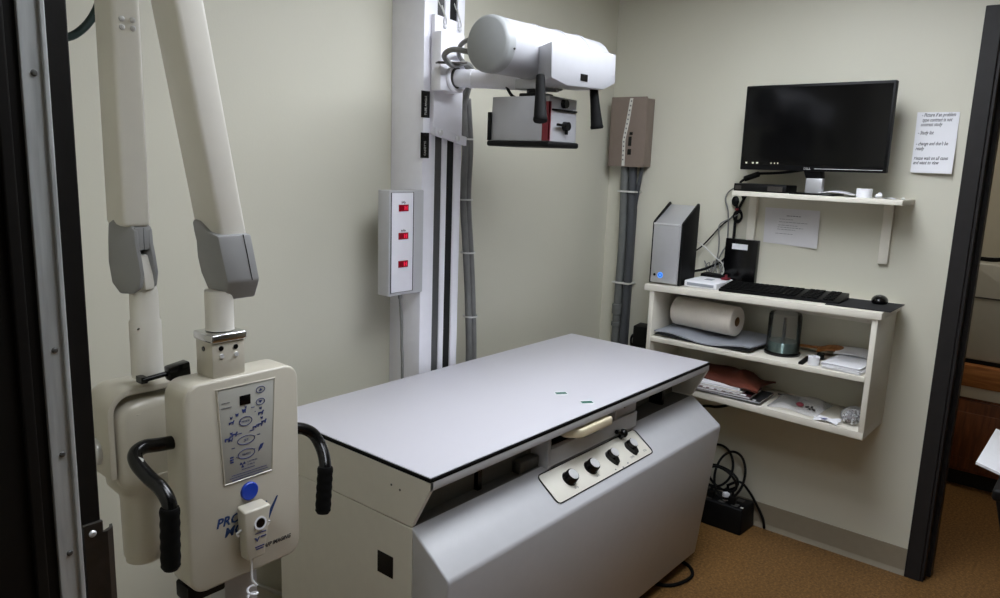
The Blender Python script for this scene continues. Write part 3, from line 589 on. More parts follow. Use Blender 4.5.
# wall cables between tower and upper shelf
def cable(pts, r, m, label, name='cable', g=None): return solo(P().tube(pts, r, 8), name, m, label, 'cable', loc=pts[0], group=g)
xc = 3.225
cable([(3.21, 1.302, 1.482), (xc, 1.335, 1.42), (xc, 1.348, 1.36), (xc, 1.352, 1.25), (xc, 1.385, 1.185), (xc, 1.43, 1.155), (3.21, 1.48, 1.13), (3.19, 1.54, 1.115), (3.14, 1.55, 1.12)], 0.0060, 'black', 'thick black cable hanging from the upper shelf down behind the tower')
cable([(xc, 1.335, 1.41), (xc, 1.372, 1.37), (xc, 1.415, 1.33), (xc, 1.455, 1.28), (3.21, 1.50, 1.225), (3.18, 1.55, 1.19), (3.135, 1.555, 1.18)], 0.0034, 'black', 'thin black cable slanting from the knot to the tower top')
cable([(3.1905, 1.298, 1.515), (3.215, 1.335, 1.515), (xc, 1.385, 1.49), (xc, 1.402, 1.455), (xc, 1.385, 1.40), (xc, 1.378, 1.33), (xc, 1.378, 1.255), (xc, 1.395, 1.22), (xc, 1.42, 1.16)], 0.0032, 'hose', 'thin grey cable arching out from the hub and down the wall')
cable([(3.222, 1.336, 1.39), (3.22, 1.38, 1.365), (3.22, 1.418, 1.335), (3.22, 1.412, 1.27), (3.22, 1.412, 1.21), (3.22, 1.425, 1.145), (3.20, 1.43, 1.125)], 0.0030, 'hose', 'thin dark grey cable bending down from the cable knot')
cable([(3.135, 1.535, 1.27), (3.17, 1.525, 1.275), (3.205, 1.478, 1.240), (3.21, 1.42, 1.195), (3.212, 1.385, 1.17), (3.205, 1.372, 1.135), (3.2, 1.378, 1.122)], 0.0030, 'tie', 'thin white cable crossing the wall beside the tower')
w = P()
for k in range(5):
    a = k*1.2; w.tube([(xc-0.006+0.004*k % 0.01, 1.338+0.018*math.cos(t+a), 1.383+0.026*math.sin(t+a)*(0.7+0.1*k)) for t in (0, 1.05, 2.1, 3.14, 4.2, 5.25)], 0.0034, 6, closed=True)
w.tube([(xc-0.008, 1.352+0.013*math.cos(t), 1.447+0.019*math.sin(t)) for t in (0, 1.05, 2.1, 3.14, 4.2, 5.25)], 0.0042, 6, closed=True)
w.ball((xc-0.008, 1.350, 1.447), 0.014, 0.6, 1, 1.2, 10, 8)
w.tube([(xc-0.008, 1.345, 1.43), (xc-0.008, 1.342, 1.405)], 0.006, 8, smooth=False)
ck = solo(w, 'cable_knot', 'black', 'black coiled cable knot with a red tie below the upper shelf end', 'cable', loc=(xc, 1.338, 1.383))
k = P().lathe((xc-0.008, 1.343, 1.409), (0, 0, 1), [(0.0085, 0), (0.0085, 0.008), (0.006, 0.008)], 10)
ORG[ck.name] = Vector((xc, 1.338, 1.383)); lab(k.build('tie_band', 'red', ck), 'red tie')
w = P()
for k in range(7):
    y0 = 1.36+0.016*k; w.tube([(3.215, y0, zt(y0)+0.046), (3.222, y0+random.uniform(-.03, .03), zt(y0)+0.065+0.01*random.random()), (3.225, y0+random.uniform(-.03, .03), zt(y0)+0.085+0.03*random.random()), (3.217, y0+random.uniform(-.04, .03), zt(y0)+0.05)], 0.0022, 6)
solo(w, 'cable_tangle', 'hose', 'tangle of thin grey cables on the black power brick', 'cable', loc=(3.215, 1.41, zt(1.41)+0.043))

# papers on the wall
PN = thing('printed_notice', 'printed sheet pinned to the wall under the upper shelf', 'notice', (XW-0.004, 1.108, 1.278))
P().grid(lambda u, v: (XW-0.0015-0.013*max(0, u-0.35)**2*(1.0+0.7*(1-v)), 1.224-0.229*u+0.004*(v-0.5), 1.280+0.149*v-0.006*u*(1-v)+0.004*(1-u)*v*0), 12, 6, 0.0006).build('sheet', 'paper2', PN)
w = P()
def nx(u, v): return XW-0.0030-0.013*max(0, u-0.35)**2*(1.0+0.7*(1-v))
for u0, u1, v in ((0.40, 0.66, 0.80), (0.27, 0.52, 0.70), (0.27, 0.80, 0.62), (0.26, 0.62, 0.53), (0.25, 0.72, 0.47), (0.25, 0.58, 0.41), (0.22, 0.54, 0.29)):
    t = u0; bold = v == 0.80
    while t < u1:
        l = random.uniform(0.03, 0.07); e = min(u1, t+l)
        h = 0.0030 if bold else 0.0016
        w.hexa([(nx(t, v), 1.224-0.229*t, 1.28+0.149*v-h/2), (nx(e, v), 1.224-0.229*e, 1.28+0.149*v-h/2), (nx(e, v)+0.0008, 1.224-0.229*e, 1.28+0.149*v-h/2), (nx(t, v)+0.0008, 1.224-0.229*t, 1.28+0.149*v-h/2),
                (nx(t, v), 1.224-0.229*t, 1.28+0.149*v+h/2), (nx(e, v), 1.224-0.229*e, 1.28+0.149*v+h/2), (nx(e, v)+0.0008, 1.224-0.229*e, 1.28+0.149*v+h/2), (nx(t, v)+0.0008, 1.224-0.229*t, 1.28+0.149*v+h/2)])
        t = e+0.012
w.build('print_lines', 'greyink', PN)
HN = thing('handwritten_note', 'white handwritten note taped to the wall beside the dark door frame', 'note', (XW-0.004, 0.62, 1.595))
def hx(u, v): return XW-0.0015-0.022*(1-v)**2*(0.5+0.5*u)
P().grid(lambda u, v: (hx(u, v), 0.686-0.139*u+0.004*(v-0.5), 1.597+0.222*v), 8, 10, 0.0006).build('sheet', 'paper', HN)
w = P()
for v, u, s in ((0.925, 0.10, '- Picture if an problem'), (0.845, 0.13, 'type contrast is not'), (0.77, 0.10, 'contrast study'), (0.635, 0.06, '- Study list'), (0.455, 0.05, '- change and don\'t be'), (0.375, 0.06, 'ready'), (0.215, 0.05, 'Please wait on all cases'), (0.14, 0.05, 'and want to view')):
    w.text(s, 0.0185, (hx(u, v)-0.0007, 0.686-0.139*u, 1.597+0.222*v), (-0.079*(1-v)**2, -1, 0.02), (0.149*(1-v), 0, 1), shear=0.3, depth=0.0002, bold=0.00025, sx=0.66)
w.build('handwriting', 'blackink', HN)

# ------------------------------------------------------------------ things in the shelf unit
zm = 0.8455
def zmid(y): return 0.842+(1.578-y)*0.0045+0.0005
VM = thing('folded_mat', 'wavy grey vinyl mat with black underside on the middle shelf', 'mat', (3.1, 1.35, zmid(1.35)))
def matz(u, v): return 0.8505+0.014+0.010*math.sin(u*7.5+0.6)*(1-v*0.6)+0.014*math.sin(PI*u)*v+0.016*(v**3)*(u < 0.999)
P().grid(lambda u, v: (2.978+0.225*v, 1.572-0.438*u-0.02*v*u, matz(u, v)), 24, 8, 0.006).build('mat_top', 'felt', VM)
P().grid(lambda u, v: (2.982+0.215*v, 1.570-0.432*u, 0.8475+0.007+0.5*(matz(u, v)-0.8645)), 24, 8, 0.006).build('mat_underside', 'softblk', VM)
PT = thing('paper_towel_roll', 'white paper towel roll lying on the folded grey mat', 'paper towel', (3.09, 1.385, 0.885))
pa, pb = Vector((3.112, 1.532, 0.950)), Vector((3.080, 1.238, 0.948)); dd = pb-pa
P().lathe(pa, dd, [(0.021, 0), (0.060, 0), (0.0635, 0.004), (0.0635, dd.length-0.004), (0.060, dd.length), (0.021, dd.length), (0.021, 0)], 36).build('towel', 'towel', PT)
P().lathe(pa, dd, [(0.0190, 0.001), (0.0208, 0.001), (0.0208, dd.length-0.001), (0.0190, dd.length-0.001), (0.0190, 0.001)], 24).build('core', 'card', PT)
zs = zmid(1.045)
DS = thing('disc_spindle', 'clear spindle tub of blank discs on the middle shelf', 'disc spindle', (3.10, 1.045, zs))
P().lathe((3.10, 1.045, zs), (0, 0, 1), [(0, 0), (0.071, 0), (0.072, 0.008), (0.064, 0.010), (0.064, 0.012), (0, 0.012)], 40).build('spindle_base', 'gloss', DS)
P().lathe((3.10, 1.045, zs+0.0125), (0, 0, 1), [(0.0078, 0), (0.060, 0)]+[(0.060-(0.0012 if i % 2 else 0), 0.0026*i) for i in range(1, 17)]+[(0.0078, 0.0420), (0.0078, 0)], 40).build('disc_stack', 'disc', DS)
P().cyl((3.10, 1.045, zs+0.0125), (3.10, 1.045, zs+0.150), 0.0072, 0.0066, 16).build('spindle', 'dgrey', DS)
P().lathe((3.10, 1.045, zs+0.0125), (0, 0, 1), [(0.0655, 0), (0.0650, 0.150), (0.060, 0.158), (0, 0.158), (0, 0.1568), (0.0595, 0.1568), (0.0637, 0.149), (0.0642, 0)], 40).build('tub_cover', 'clearp', DS)
w = P().prism([(3.196, 1.02), (3.205, 0.945), (3.178, 0.905), (3.175, 0.855), (3.196, 0.835), (3.222, 0.850), (3.228, 0.90), (3.222, 0.945), (3.209, 1.02)], 'z', zm+0.002, zm+0.012, 0.003)
w = P().obox((3.205, 0.985, zm+0.024), (0.0005, 0.075, -0.004), (0.008, 0, 0), (0, 0, 0.005), 0.002).grid(lambda u, v: (3.165+0.058*v, 0.930-0.100*u, zm+0.026+0.018*math.sin(PI*u*0.75)+0.010*v-0.03*(v-0.5)**2), 10, 8, 0.008)
solo(w, 'wooden_paddle', 'paddle', 'brown wooden paddle lying behind papers on the middle shelf', 'paddle', loc=(3.2, 0.95, zm))
solo(P().obox((3.03, 0.930, zm+0.005), (0.06, 0.004, 0), (-0.0006, 0.009, 0), (0, 0, 0.005), 0.002), 'marker_pen', 'black', 'black marker pen lying on the middle shelf beside a white roll', 'pen', loc=(3.03, 0.93, zm))
TR2 = solo(P().lathe((3.005, 0.888, zm+0.0005), (0, 0, 1), [(0.008, 0), (0.0215, 0), (0.0215, 0.034), (0.008, 0.034), (0.008, 0)], 24), 'tape_roll', 'paper', 'white roll on the middle shelf at the papers\' left corner', 'tape', loc=(3.005, 0.888, zm))
solo(P().obox((3.125, 0.900, zm+0.012), (0.022, 0.006, 0), (-0.004, 0.014, 0), (0, 0, 0.011), 0.006, 3), 'stapler', 'black', 'small black stapler behind the white roll on the middle shelf', 'stapler', loc=(3.125, 0.90, zm))
PS = thing('paper_stack', 'stack of white papers at the right end of the middle shelf', 'papers', (3.08, 0.775, zm))
for i in range(6):
    a = math.radians(random.uniform(-5, 5)); ux = Vector((math.cos(a), math.sin(a), 0)); uy = Vector((-math.sin(a), math.cos(a), 0))
    P().obox((3.075+random.uniform(-.004, .004), 0.776+random.uniform(-.004, .004), zm+0.002+0.0042*i), ux*0.098, uy*0.071, (0, 0, 0.0019), 0.0006, 1).build('sheet', 'paper', PS)
EN = solo(P().grid(lambda u, v: (3.14+0.075*v, 0.855-0.15*u, zm+0.030+0.016*v+0.007*math.sin(3*u)), 8, 6, 0.003), 'envelope', 'paper', 'white envelope resting tilted on the paper stack', 'envelope', loc=(3.18, 0.78, zm+0.028))

zl0 = lambda y: 0.634+(y-0.669)*0.01938+0.0008
MG = []
for i, (m_, x, y, rz, lx, ly, th, lb) in enumerate((
        ('softblk', 3.045, 1.235, 2, 0.086, 0.165, 0.004, 'black magazine, lowest of the stack on the bottom shelf'),
        ('maroon', 3.035, 1.265, 4, 0.080, 0.150, 0.005, 'dark patterned magazine, second from the bottom under the brown cloth'),
        ('yel', 3.050, 1.290, -1, 0.080, 0.140, 0.004, 'pale magazine, third from the bottom under the brown cloth'),
        ('paper', 3.055, 1.310, 3, 0.078, 0.145, 0.004, 'white booklet directly under the brown cloth'))):
    zz = zl0(1.42)+0.002+sum((0.009, 0.011, 0.009, 0.009)[:i])
    t = thing('magazine', lb, 'magazine', (x, y, zz), (0, 0, math.radians(rz)), 'magazines on the bottom shelf')
    P().box(-lx+0.002, lx-0.002, -ly+0.002, ly-0.002, 0.0008, 2*th-0.0008).build('pages', 'paper', t)
    P().box(-lx, lx, -ly, ly, 2*th-0.0008, 2*th).box(-lx, lx, -ly, ly, 0, 0.0008).box(-lx, lx, ly-0.001, ly, 0, 2*th).build('cover', m_, t)
    if i < 2:
        w = P()
        for k in range(9):
            yy = -ly+0.02+k*0.034; w.box(-lx+0.004, -lx+0.004+random.uniform(.01, .022), yy, yy+random.uniform(.012, .024), 2*th+0.00005, 2*th+0.0004)
        w.build('cover_print', 'paper', t)
def clz(u, v):
    return 0.692+0.042*(math.sin(PI*min(1, max(0, v)))**0.6)*(1-0.75*u**2)+0.006*math.sin(9*u+4*v)+(0.018*math.exp(-((u-0.72)/0.07)**2))*(v > 0.3)
w = P().grid(lambda u, v: (3.00+0.21*v+0.02*math.sin(5*u), 1.430-0.345*u+0.02*math.sin(3*v), clz(u, v)), 26, 14, 0.008)
solo(w, 'leather_cloth', 'cloth', 'crumpled brown leather cloth on top of the magazines', 'cloth', loc=(3.1, 1.26, 0.69))
solo(P().grid(lambda u, v: (2.985+0.20*v, 1.045-0.20*u, zl0(1.05)+0.002+0.010*math.sin(4*u+2*v)**2+0.012*v*math.sin(PI*u)), 16, 10, 0.0007), 'plastic_bag', 'bag', 'flat clear plastic bag spread over the bottom shelf', 'bag', loc=(3.08, 0.95, zl0(0.95)))
solo(P().obox((3.185, 1.035, zl0(1.06)+0.004), (0.004, -0.035, 0), (0.004, 0.0005, 0), (0, 0, 0.003), 0.001), 'dark_pen', 'dgrey', 'short dark pen lying at the back of the bottom shelf', 'pen', loc=(3.185, 1.035, zl0(1.06)))
solo(P().ball((3.05, 0.935, zl0(0.95)+0.022), 0.013, 1, 1.2, 0.7, 12, 8), 'red_clip', 'red', 'small red lump on the plastic bag on the bottom shelf', 'clip', loc=(3.05, 0.935, zl0(0.95)+0.014))
for i, (x, y) in enumerate(((3.048, 0.905), (3.056, 0.89), (3.03, 0.89), (3.028, 0.875))):
    solo(P().obox((x, y, zl0(0.9)+0.020), (0.006, 0.003*(i-1), 0), (-0.001, 0.004, 0), (0, 0, 0.004), 0.0015), 'dark_crumb', 'iron', 'tiny dark bit beside the red lump on the bottom shelf', 'scrap', 'dark bits on the plastic bag', loc=(x, y, zl0(0.9)+0.016))
solo(P().obox((2.995, 0.815, zl0(0.82)+0.006), (-0.014, 0.020, 0.002), (0.003, 0.002, 0), (0, 0, 0.003), 0.001), 'blue_pin', 'ink', 'short dark blue stick near the bead bag on the bottom shelf', 'pin', loc=(2.995, 0.815, zl0(0.82)))
solo(P().grid(lambda u, v: (2.965+0.06*v, 0.855-0.09*u, zl0(0.83)+0.001+0.010*math.sin(3*u+5*v)**2), 8, 6, 0.0007), 'tissue', 'paper', 'small crumpled white tissue at the front edge of the bottom shelf', 'tissue', loc=(2.99, 0.81, zl0(0.8)))
BB = thing('bead_bag', 'clear bag of small dark and silver beads at the bottom shelf right end', 'bead bag', (3.06, 0.735, zl0(0.72)))
for m_, n in (('satin', 40), ('maroon', 38), ('black', 34)):
    w = P()
    for _ in range(n):
        a, r_ = random.uniform(0, 2*PI), math.sqrt(random.random()); h = random.random()
        w.ball((3.06+0.062*r_*math.cos(a), 0.735+0.036*r_*math.sin(a), zl0(0.76)+0.008+h*0.055*(1-0.75*r_)), random.uniform(0.0035, 0.0055), 1, 1, 1, 8, 6)
    o = w.build('beads', m_, BB); o['kind'] = 'stuff'
P().ball((3.06, 0.735, zl0(0.76)+0.030), 0.05, 1.5, 0.86, 0.58, 20, 12).build('bag_film', 'bag', BB)

# power supply with cable coils on the floor
UP = thing('battery_backup', 'black battery backup block on the floor against the baseboard', 'power supply', (3.15, 1.27, 0))
P().hexa([(3.082, 1.136, 0), (3.225, 1.130, 0), (3.225, 1.44, 0), (3.082, 1.44, 0), (3.092, 1.142, 0.118), (3.220, 1.137, 0.118), (3.220, 1.435, 0.118), (3.092, 1.435, 0.118)], 0.008, 3).build('case', 'black', UP)
for i in range(4):
    P().box(3.105, 3.135, 1.17+0.06*i, 1.20+0.06*i, 0.1175, 0.120, 0.001).box(3.165, 3.195, 1.17+0.06*i, 1.20+0.06*i, 0.1175, 0.120, 0.001).build('outlet', 'dgrey', UP)
P().box(3.108, 3.118, 1.146, 1.158, 0.1175, 0.1195).build('status_light', 'tie', UP)
plg = []
for i, (x, y) in enumerate(((3.12, 1.20), (3.18, 1.25), (3.12, 1.30), (3.18, 1.36))):
    t = thing('power_plug', 'black plug standing in the battery backup on the floor', 'plug', (x, y, 0.1205), None, 'plugs in the battery backup')
    P().box(x-0.014, x+0.014, y-0.016, y+0.016, 0.1205, 0.155, 0.005).build('plug_body', 'black', t)
    P().cyl((x, y, 0.154), (x, y, 0.175), 0.007, 0.005, 10).build('strain_relief', 'rubber', t)
solo(P().obox((3.13, 1.235, 0.140), (0.010, -0.008, 0), (0.008, 0.010, 0), (0, 0, 0.018), 0.003), 'plug_adapter', 'paper', 'small pale adapter among the black cables on the battery backup', 'adapter', loc=(3.13, 1.235, 0.1205))
for (x, y, l, b) in ((3.175, 1.415, 'black charger block lying on the battery backup next to the table', 0.05), (3.125, 1.385, 'small black charger on the battery backup, front of the pile', 0.04)):
    solo(P().obox((x, y, 0.1205+b*0.6), (0.022, 0.004, 0), (-0.005, 0.028, 0), (0, 0, b*0.6), 0.006), 'charger', 'black', l, 'charger', loc=(x, y, 0.1205))
def loop(c, ry, rz, tilt, ph=0):
    return [(c[0]+0.02*math.sin(t+ph)+tilt*math.sin(t), c[1]+ry*math.cos(t), c[2]+rz*math.sin(t)) for t in (i*2*PI/9 for i in range(9))]
for i, (c, ry, rz, tl) in enumerate((((3.15, 1.235, 0.235), 0.068, 0.098, 0.02), ((3.18, 1.315, 0.25), 0.085, 0.085, 0.03), ((3.13, 1.26, 0.215), 0.075, 0.062, -0.02), ((3.17, 1.30, 0.20), 0.10, 0.05, 0.03))):
    w = P().tube(loop(c, ry, rz, tl, i), 0.0058, 8, closed=True)
    tag(w.build('power_cable', 'black'), 'black looped power cable piled on the battery backup on the floor', 'cable', 'cable loops on the battery backup')
cable([(3.18, 1.255, 0.17), (3.19, 1.20, 0.20), (3.20, 1.155, 0.16), (3.215, 1.12, 0.10), (3.215, 1.09, 0.05), (3.215, 1.08, 0.009)], 0.006, 'black', 'black cable drooping over the right end of the battery backup to the floor', 'power_cable')
cable([(3.22, 1.22, 0.618), (3.215, 1.235, 0.585), (3.20, 1.28, 0.545), (3.19, 1.34, 0.520), (3.19, 1.42, 0.50), (3.2, 1.5, 0.40), (3.2, 1.52, 0.2), (3.19, 1.50, 0.012)], 0.006, 'black', 'black cable curving out below the shelf unit to the floor', 'power_cable')

# ------------------------------------------------------------------ dental unit on its stand
DU = thing('dental_x_ray_unit', 'white jointed-arm dental x-ray unit with a keypad panel and black grips', 'dental x-ray', (0.78, 1.34, 0))
def rr2(x0, x1, z0, z1, r, n=5):
    out = []
    for cx, cz, a0 in ((x1-r, z1-r, 0), (x0+r, z1-r, 90), (x0+r, z0+r, 180), (x1-r, z0+r, 270)):
        for i in range(n): t = math.radians(a0+i*90/(n-1)); out.append((cx+r*math.cos(t), cz+r*math.sin(t)))
    return out
CBX = P().prism(rr2(0.645, 0.888, 0.764, 1.176, 0.030), 'y', 1.260, 1.335, 0.012, 3).build('control_panel', 'dental', DU)
kp = P().prism([(0.709, 1.156), (0.832, 1.156), (0.822, 0.968), (0.719, 0.968)], 'y', 1.2585, 1.263, 0.002).build('keypad', 'keypad', CBX)
P().tube([(0.7085, 1.2595, 1.157), (0.8325, 1.2595, 1.157), (0.8225, 1.2595, 0.967), (0.7185, 1.2595, 0.967)], 0.0022, 6, smooth=False, closed=True).build('keypad_rim', 'dental', CBX)
P().box(0.7545, 0.7775, 1.2572, 1.260, 1.117, 1.136, 0.0005).build('display', 'gloss', CBX)
w = P(); yk = 1.2578
def oval(cx, cz, a, b_, r=0.0007): w.tube([(cx+a*math.cos(2*PI*i/20), yk, cz+b_*math.sin(2*PI*i/20)) for i in range(20)], r, 5, smooth=False, closed=True)
oval(0.800, 1.140, 0.0095, 0.0062); oval(0.799, 1.116, 0.0095, 0.0062)
w.prism([(0.796, 1.1378), (0.804, 1.1378), (0.800, 1.143)], 'y', yk-0.0003, yk+0.0003); w.prism([(0.795, 1.1183), (0.803, 1.1183), (0.799, 1.113)], 'y', yk-0.0003, yk+0.0003)
oval(0.766, 1.084, 0.0135, 0.0088); oval(0.766, 1.046, 0.0185, 0.0085); oval(0.766, 1.018, 0.018, 0.0095)
w.text('MODE', 0.006, (0.766, yk, 1.082), UX, (0, 0, 1), depth=0.0001, align='CENTER'); w.text('SET', 0.007, (0.766, yk, 1.0437), UX, (0, 0, 1), depth=0.0001, align='CENTER'); w.text('READY', 0.006, (0.766, yk, 1.016), UX, (0, 0, 1), depth=0.0001, align='CENTER')
def animal(cx, cz, s):   # small pictogram: head, body, legs
    w.prism([(cx-1.0*s, cz), (cx-0.9*s, cz+0.5*s), (cx+0.5*s, cz+0.45*s), (cx+0.9*s, cz+1.0*s), (cx+1.3*s, cz+0.8*s), (cx+0.9*s, cz+0.2*s), (cx+0.7*s, cz-0.6*s), (cx+0.4*s, cz-0.6*s), (cx+0.4*s, cz), (cx-0.5*s, cz), (cx-0.6*s, cz-0.6*s), (cx-0.9*s, cz-0.6*s)], 'y', yk-0.0003, yk+0.0003)
def tooth(cx, cz, s):
    w.prism([(cx-s, cz+s), (cx, cz+0.6*s), (cx+s, cz+s), (cx+0.8*s, cz), (cx+0.5*s, cz-s), (cx+0.1*s, cz-0.1*s), (cx-0.4*s, cz-s), (cx-0.8*s, cz)], 'y', yk-0.0003, yk+0.0003)
for cx, cz, s in ((0.736, 1.087, 0.0052), (0.799, 1.092, 0.0058), (0.741, 1.062, 0.006), (0.727, 1.056, 0.0062), (0.733, 1.053, 0.0045), (0.805, 1.073, 0.0055), (0.797, 1.069, 0.006), (0.785, 1.067, 0.0045)): animal(cx, cz, s)
for cx, cz, s in ((0.736, 1.097, 0.0028), (0.799, 1.102, 0.0028), (0.748, 1.100, 0.0036), (0.763, 1.105, 0.0048), (0.801, 1.082, 0.0028), (0.735, 1.066, 0.0028), (0.767, 1.112, 0.0022)): tooth(cx, cz, s)
for cx, cz, wd in ((0.752, 1.062, 0.010), (0.779, 1.062, 0.010), (0.738, 1.036, 0.007), (0.793, 1.050, 0.007), (0.782, 1.108, 0.007), (0.755, 1.086, 0.0015), (0.787, 1.098, 0.0015), (0.750, 1.042, 0.0015), (0.785, 1.049, 0.0015), (0.745, 1.016, 0.0015), (0.784, 1.023, 0.0015)): w.box(cx-wd/2, cx+wd/2, yk-0.0003, yk+0.0003, cz-0.0007, cz+0.0007)
for k in range(3): w.box(0.731, 0.738, yk-0.0003, yk+0.0003, 1.007+0.005*k, 1.0098+0.005*k)
w.prism([(0.792, 1.015), (0.800, 1.021), (0.804, 1.030), (0.797, 1.029), (0.793, 1.022)], 'y', yk-0.0003, yk+0.0003)
for k in range(3):
    a0 = PI/2+k*2*PI/3+PI/3
    w.prism([(0.757, 0.998)]+[(0.757+0.0062*math.cos(a0+t), 0.998+0.0062*math.sin(a0+t)) for t in (-0.5, -0.17, 0.17, 0.5)], 'y', yk-0.0003, yk+0.0003)
w.text('CAUTION', 0.0048, (0.767, yk, 0.999), UX, (0, 0, 1), depth=0.0001).text('X-RAYS', 0.0048, (0.767, yk, 0.993), UX, (0, 0, 1), depth=0.0001)
for cz, x0, x1 in ((0.988, 0.755, 0.783), (0.981, 0.733, 0.810), (0.976, 0.729, 0.812), (0.971, 0.733, 0.800)): w.box(x0, x1, yk-0.0002, yk+0.0002, cz-0.0005, cz+0.0005)
w.build('keypad_symbols', 'ink', CBX)
w = P().box(0.717, 0.734, yk-0.0003, yk+0.0003, 1.1285, 1.1297).box(0.716, 0.737, yk-0.0003, yk+0.0003, 1.119, 1.1202); w.build('keypad_caption', 'greyink', CBX)
lab(P().lathe((0.770, 1.261, 0.939), (0, -1, 0), [(0.0185, 0), (0.0185, 0.005), (0.0165, 0.007), (0, 0.0075)], 28).build('round_button', 'blue', CBX), 'round blue button')
w = P().text('PROVET', 0.027, (0.697, 1.2592, 0.882), UX, (0, 0, 1), shear=0.25, depth=0.0002, bold=0.0006, sx=0.92).text('MOBILE', 0.027, (0.714, 1.2592, 0.856), UX, (0, 0, 1), shear=0.25, depth=0.0002, bold=0.0006, sx=0.92)
w.bm.free()
w = P().text('PRO', 0.026, (0.698, 1.2592, 0.884), UX, (0, 0, 1), shear=0.25, depth=0.0002, bold=0.0007).text('MO', 0.026, (0.714, 1.2592, 0.860), UX, (0, 0, 1), shear=0.25, depth=0.0002, bold=0.0007)
w.prism([(0.800, 0.905), (0.809, 0.905), (0.814, 0.882), (0.832, 0.908), (0.835, 0.908), (0.814, 0.866), (0.808, 0.866)], 'y', 1.2588, 1.2598)
w.build('front_lettering', 'navy', CBX)
P().text('AFP IMAGING', 0.0125, (0.800, 1.2592, 0.805), UX, (0, 0, 1), shear=0.3, depth=0.0002, bold=0.0002, sx=0.82).build('maker_lettering', 'blackink', CBX)
# stand below and neck above the panel
P().box(0.755, 0.832, 1.336, 1.40, 0.03, 0.90, 0.006).build('stand_post', 'enamel', DU)
P().box(0.56, 1.02, 1.32, 1.42, 0.018, 0.05, 0.01).box(0.745, 0.842, 1.05, 1.66, 0.018, 0.05, 0.01).build('stand_foot', 'enamel', DU)
for x, y in ((0.58, 1.37), (1.0, 1.37), (0.793, 1.07), (0.793, 1.64)): P().ball((x, y, 0.012), 0.0165, 1, 1, 0.74, 12, 8).build('glide', 'black', DU)
P().box(0.655, 0.735, 1.295, 1.345, 0.728, 0.764, 0.006).build('lower_bracket', 'black', DU)
nb = P().box(0.709, 0.777, 1.271, 1.331, 1.175, 1.245, 0.004).build('neck_block', 'dental', DU)
w = P()
for x, z in ((0.727, 1.232), (0.757, 1.231)): w.cyl((x, 1.272, z), (x, 1.2695, z), 0.0048, seg=14)
w.cyl((0.710, 1.300, 1.229), (0.7075, 1.300, 1.229), 0.0048, seg=14); w.build('neck_holes', 'gloss', nb)
for x, z in ((0.728, 1.217), (0.758, 1.216)): P().lathe((x, 1.271, z), (0, -1, 0), [(0, 0), (0.005, 0), (0.004, 0.003), (0, 0.003)], 14).build('neck_screw', 'satin', nb)
lab(P().box(0.706, 0.780, 1.266, 1.334, 1.243, 1.260, 0.005, 3).build('neck_collar', 'chrome', DU), 'chrome collar')
P().lathe((0.743, 1.300, 1.262), (0, 0, 1), [(0, 0), (0.0265, 0), (0.0258, 0.004), (0.0258, 0.075), (0, 0.075)], 28).build('neck_post', 'armwhite', DU)
# lower arm (leaning) and its joint cover
def beam(bot, top, wx, y0, y1, yt0, yt1, bev=0.008):
    (xb, zb_), (xt, zt_) = bot, top
    return P().hexa([(xb-wx/2, y0, zb_), (xb+wx/2, y0, zb_), (xb+wx/2, y1, zb_), (xb-wx/2, y1, zb_), (xt-wx/2, yt0, zt_), (xt+wx/2, yt0, zt_), (xt+wx/2, yt1, zt_), (xt-wx/2, yt1, zt_)], bev, 3)
la = beam((0.762, 1.43), (0.605, 2.33), 0.054, 1.268, 1.358, 1.268, 1.352).build('lower_arm', 'armwhite', DU)
prof = [(1.259, 1.443), (1.30, 1.447), (1.330, 1.470), (1.350, 1.478), (1.358, 1.470), (1.357, 1.445), (1.352, 1.425), (1.354, 1.395), (1.347, 1.365), (1.330, 1.335), (1.310, 1.320), (1.285, 1.318), (1.259, 1.356)]
lean = lambda c: (c.x+(1.385-c.z)*0.19*(1-(c.y-1.26)*6.5), c.y, c.z-max(0, c.y-1.30)*max(0, c.z-1.44)*6)
cv = P().prism(prof, 'x', 0.732, 0.800, 0.005, 2).xf(lean).build('joint_cover', 'armgrey', DU)
P().obox((0.783, 1.2592, 1.40), (0.0006, 0, 0), (0, 0.001, 0), (0, 0, 0.043)).xf(lean).build('cover_seam', 'gloss', cv)
# upper arm hanging down from the elbow to the tube head
ua = beam((0.641, 1.4515), (0.641, 2.33), 0.050, 1.392, 1.466, 1.392, 1.466).build('upper_arm', 'armwhite', DU)
for x in (0.631, 0.650):
    for z in (1.812, 1.798): P().lathe((x, 1.392, z), (0, -1, 0), [(0, 0), (0.005, 0), (0.0045, 0.003), (0.002, 0.005), (0, 0.005)], 12).build('arm_screw', 'satin', ua)
P().cyl((0.622, 1.255, 2.335), (0.622, 1.48, 2.335), 0.045, seg=28, bev=0.004).build('elbow', 'armgrey', DU)
TW = Matrix.Rotation(math.radians(20), 4, 'Z'); TC0 = Vector((0.641, 1.425, 0))
def twist(c): return TW @ (Vector(c)-TC0) + TC0
pl_ = [(1.457, 1.425), (1.454, 1.456), (1.442, 1.464), (1.425, 1.460), (1.400, 1.454), (1.392, 1.446), (1.391, 1.420), (1.386, 1.395), (1.382, 1.365), (1.387, 1.340), (1.405, 1.328), (1.435, 1.326), (1.453, 1.345), (1.459, 1.385)]
for xa, xb in ((0.6185, 0.629), (0.653, 0.663)): P().prism(pl_, 'x', xa, xb, 0.004, 2).xf(twist).build('joint_cover', 'armgrey', DU)
br_ = P().box(0.621, 0.661, 1.393, 1.456, 1.408, 1.4515, 0.003).xf(twist).build('joint_bridge', 'armgrey', DU)
P().box(0.6405, 0.6418, 1.3930, 1.396, 1.409, 1.449).xf(twist).build('bridge_seam', 'gloss', br_)
P().box(0.629, 0.653, 1.415, 1.445, 1.33, 1.41).xf(twist).build('joint_hinge', 'gloss', DU)
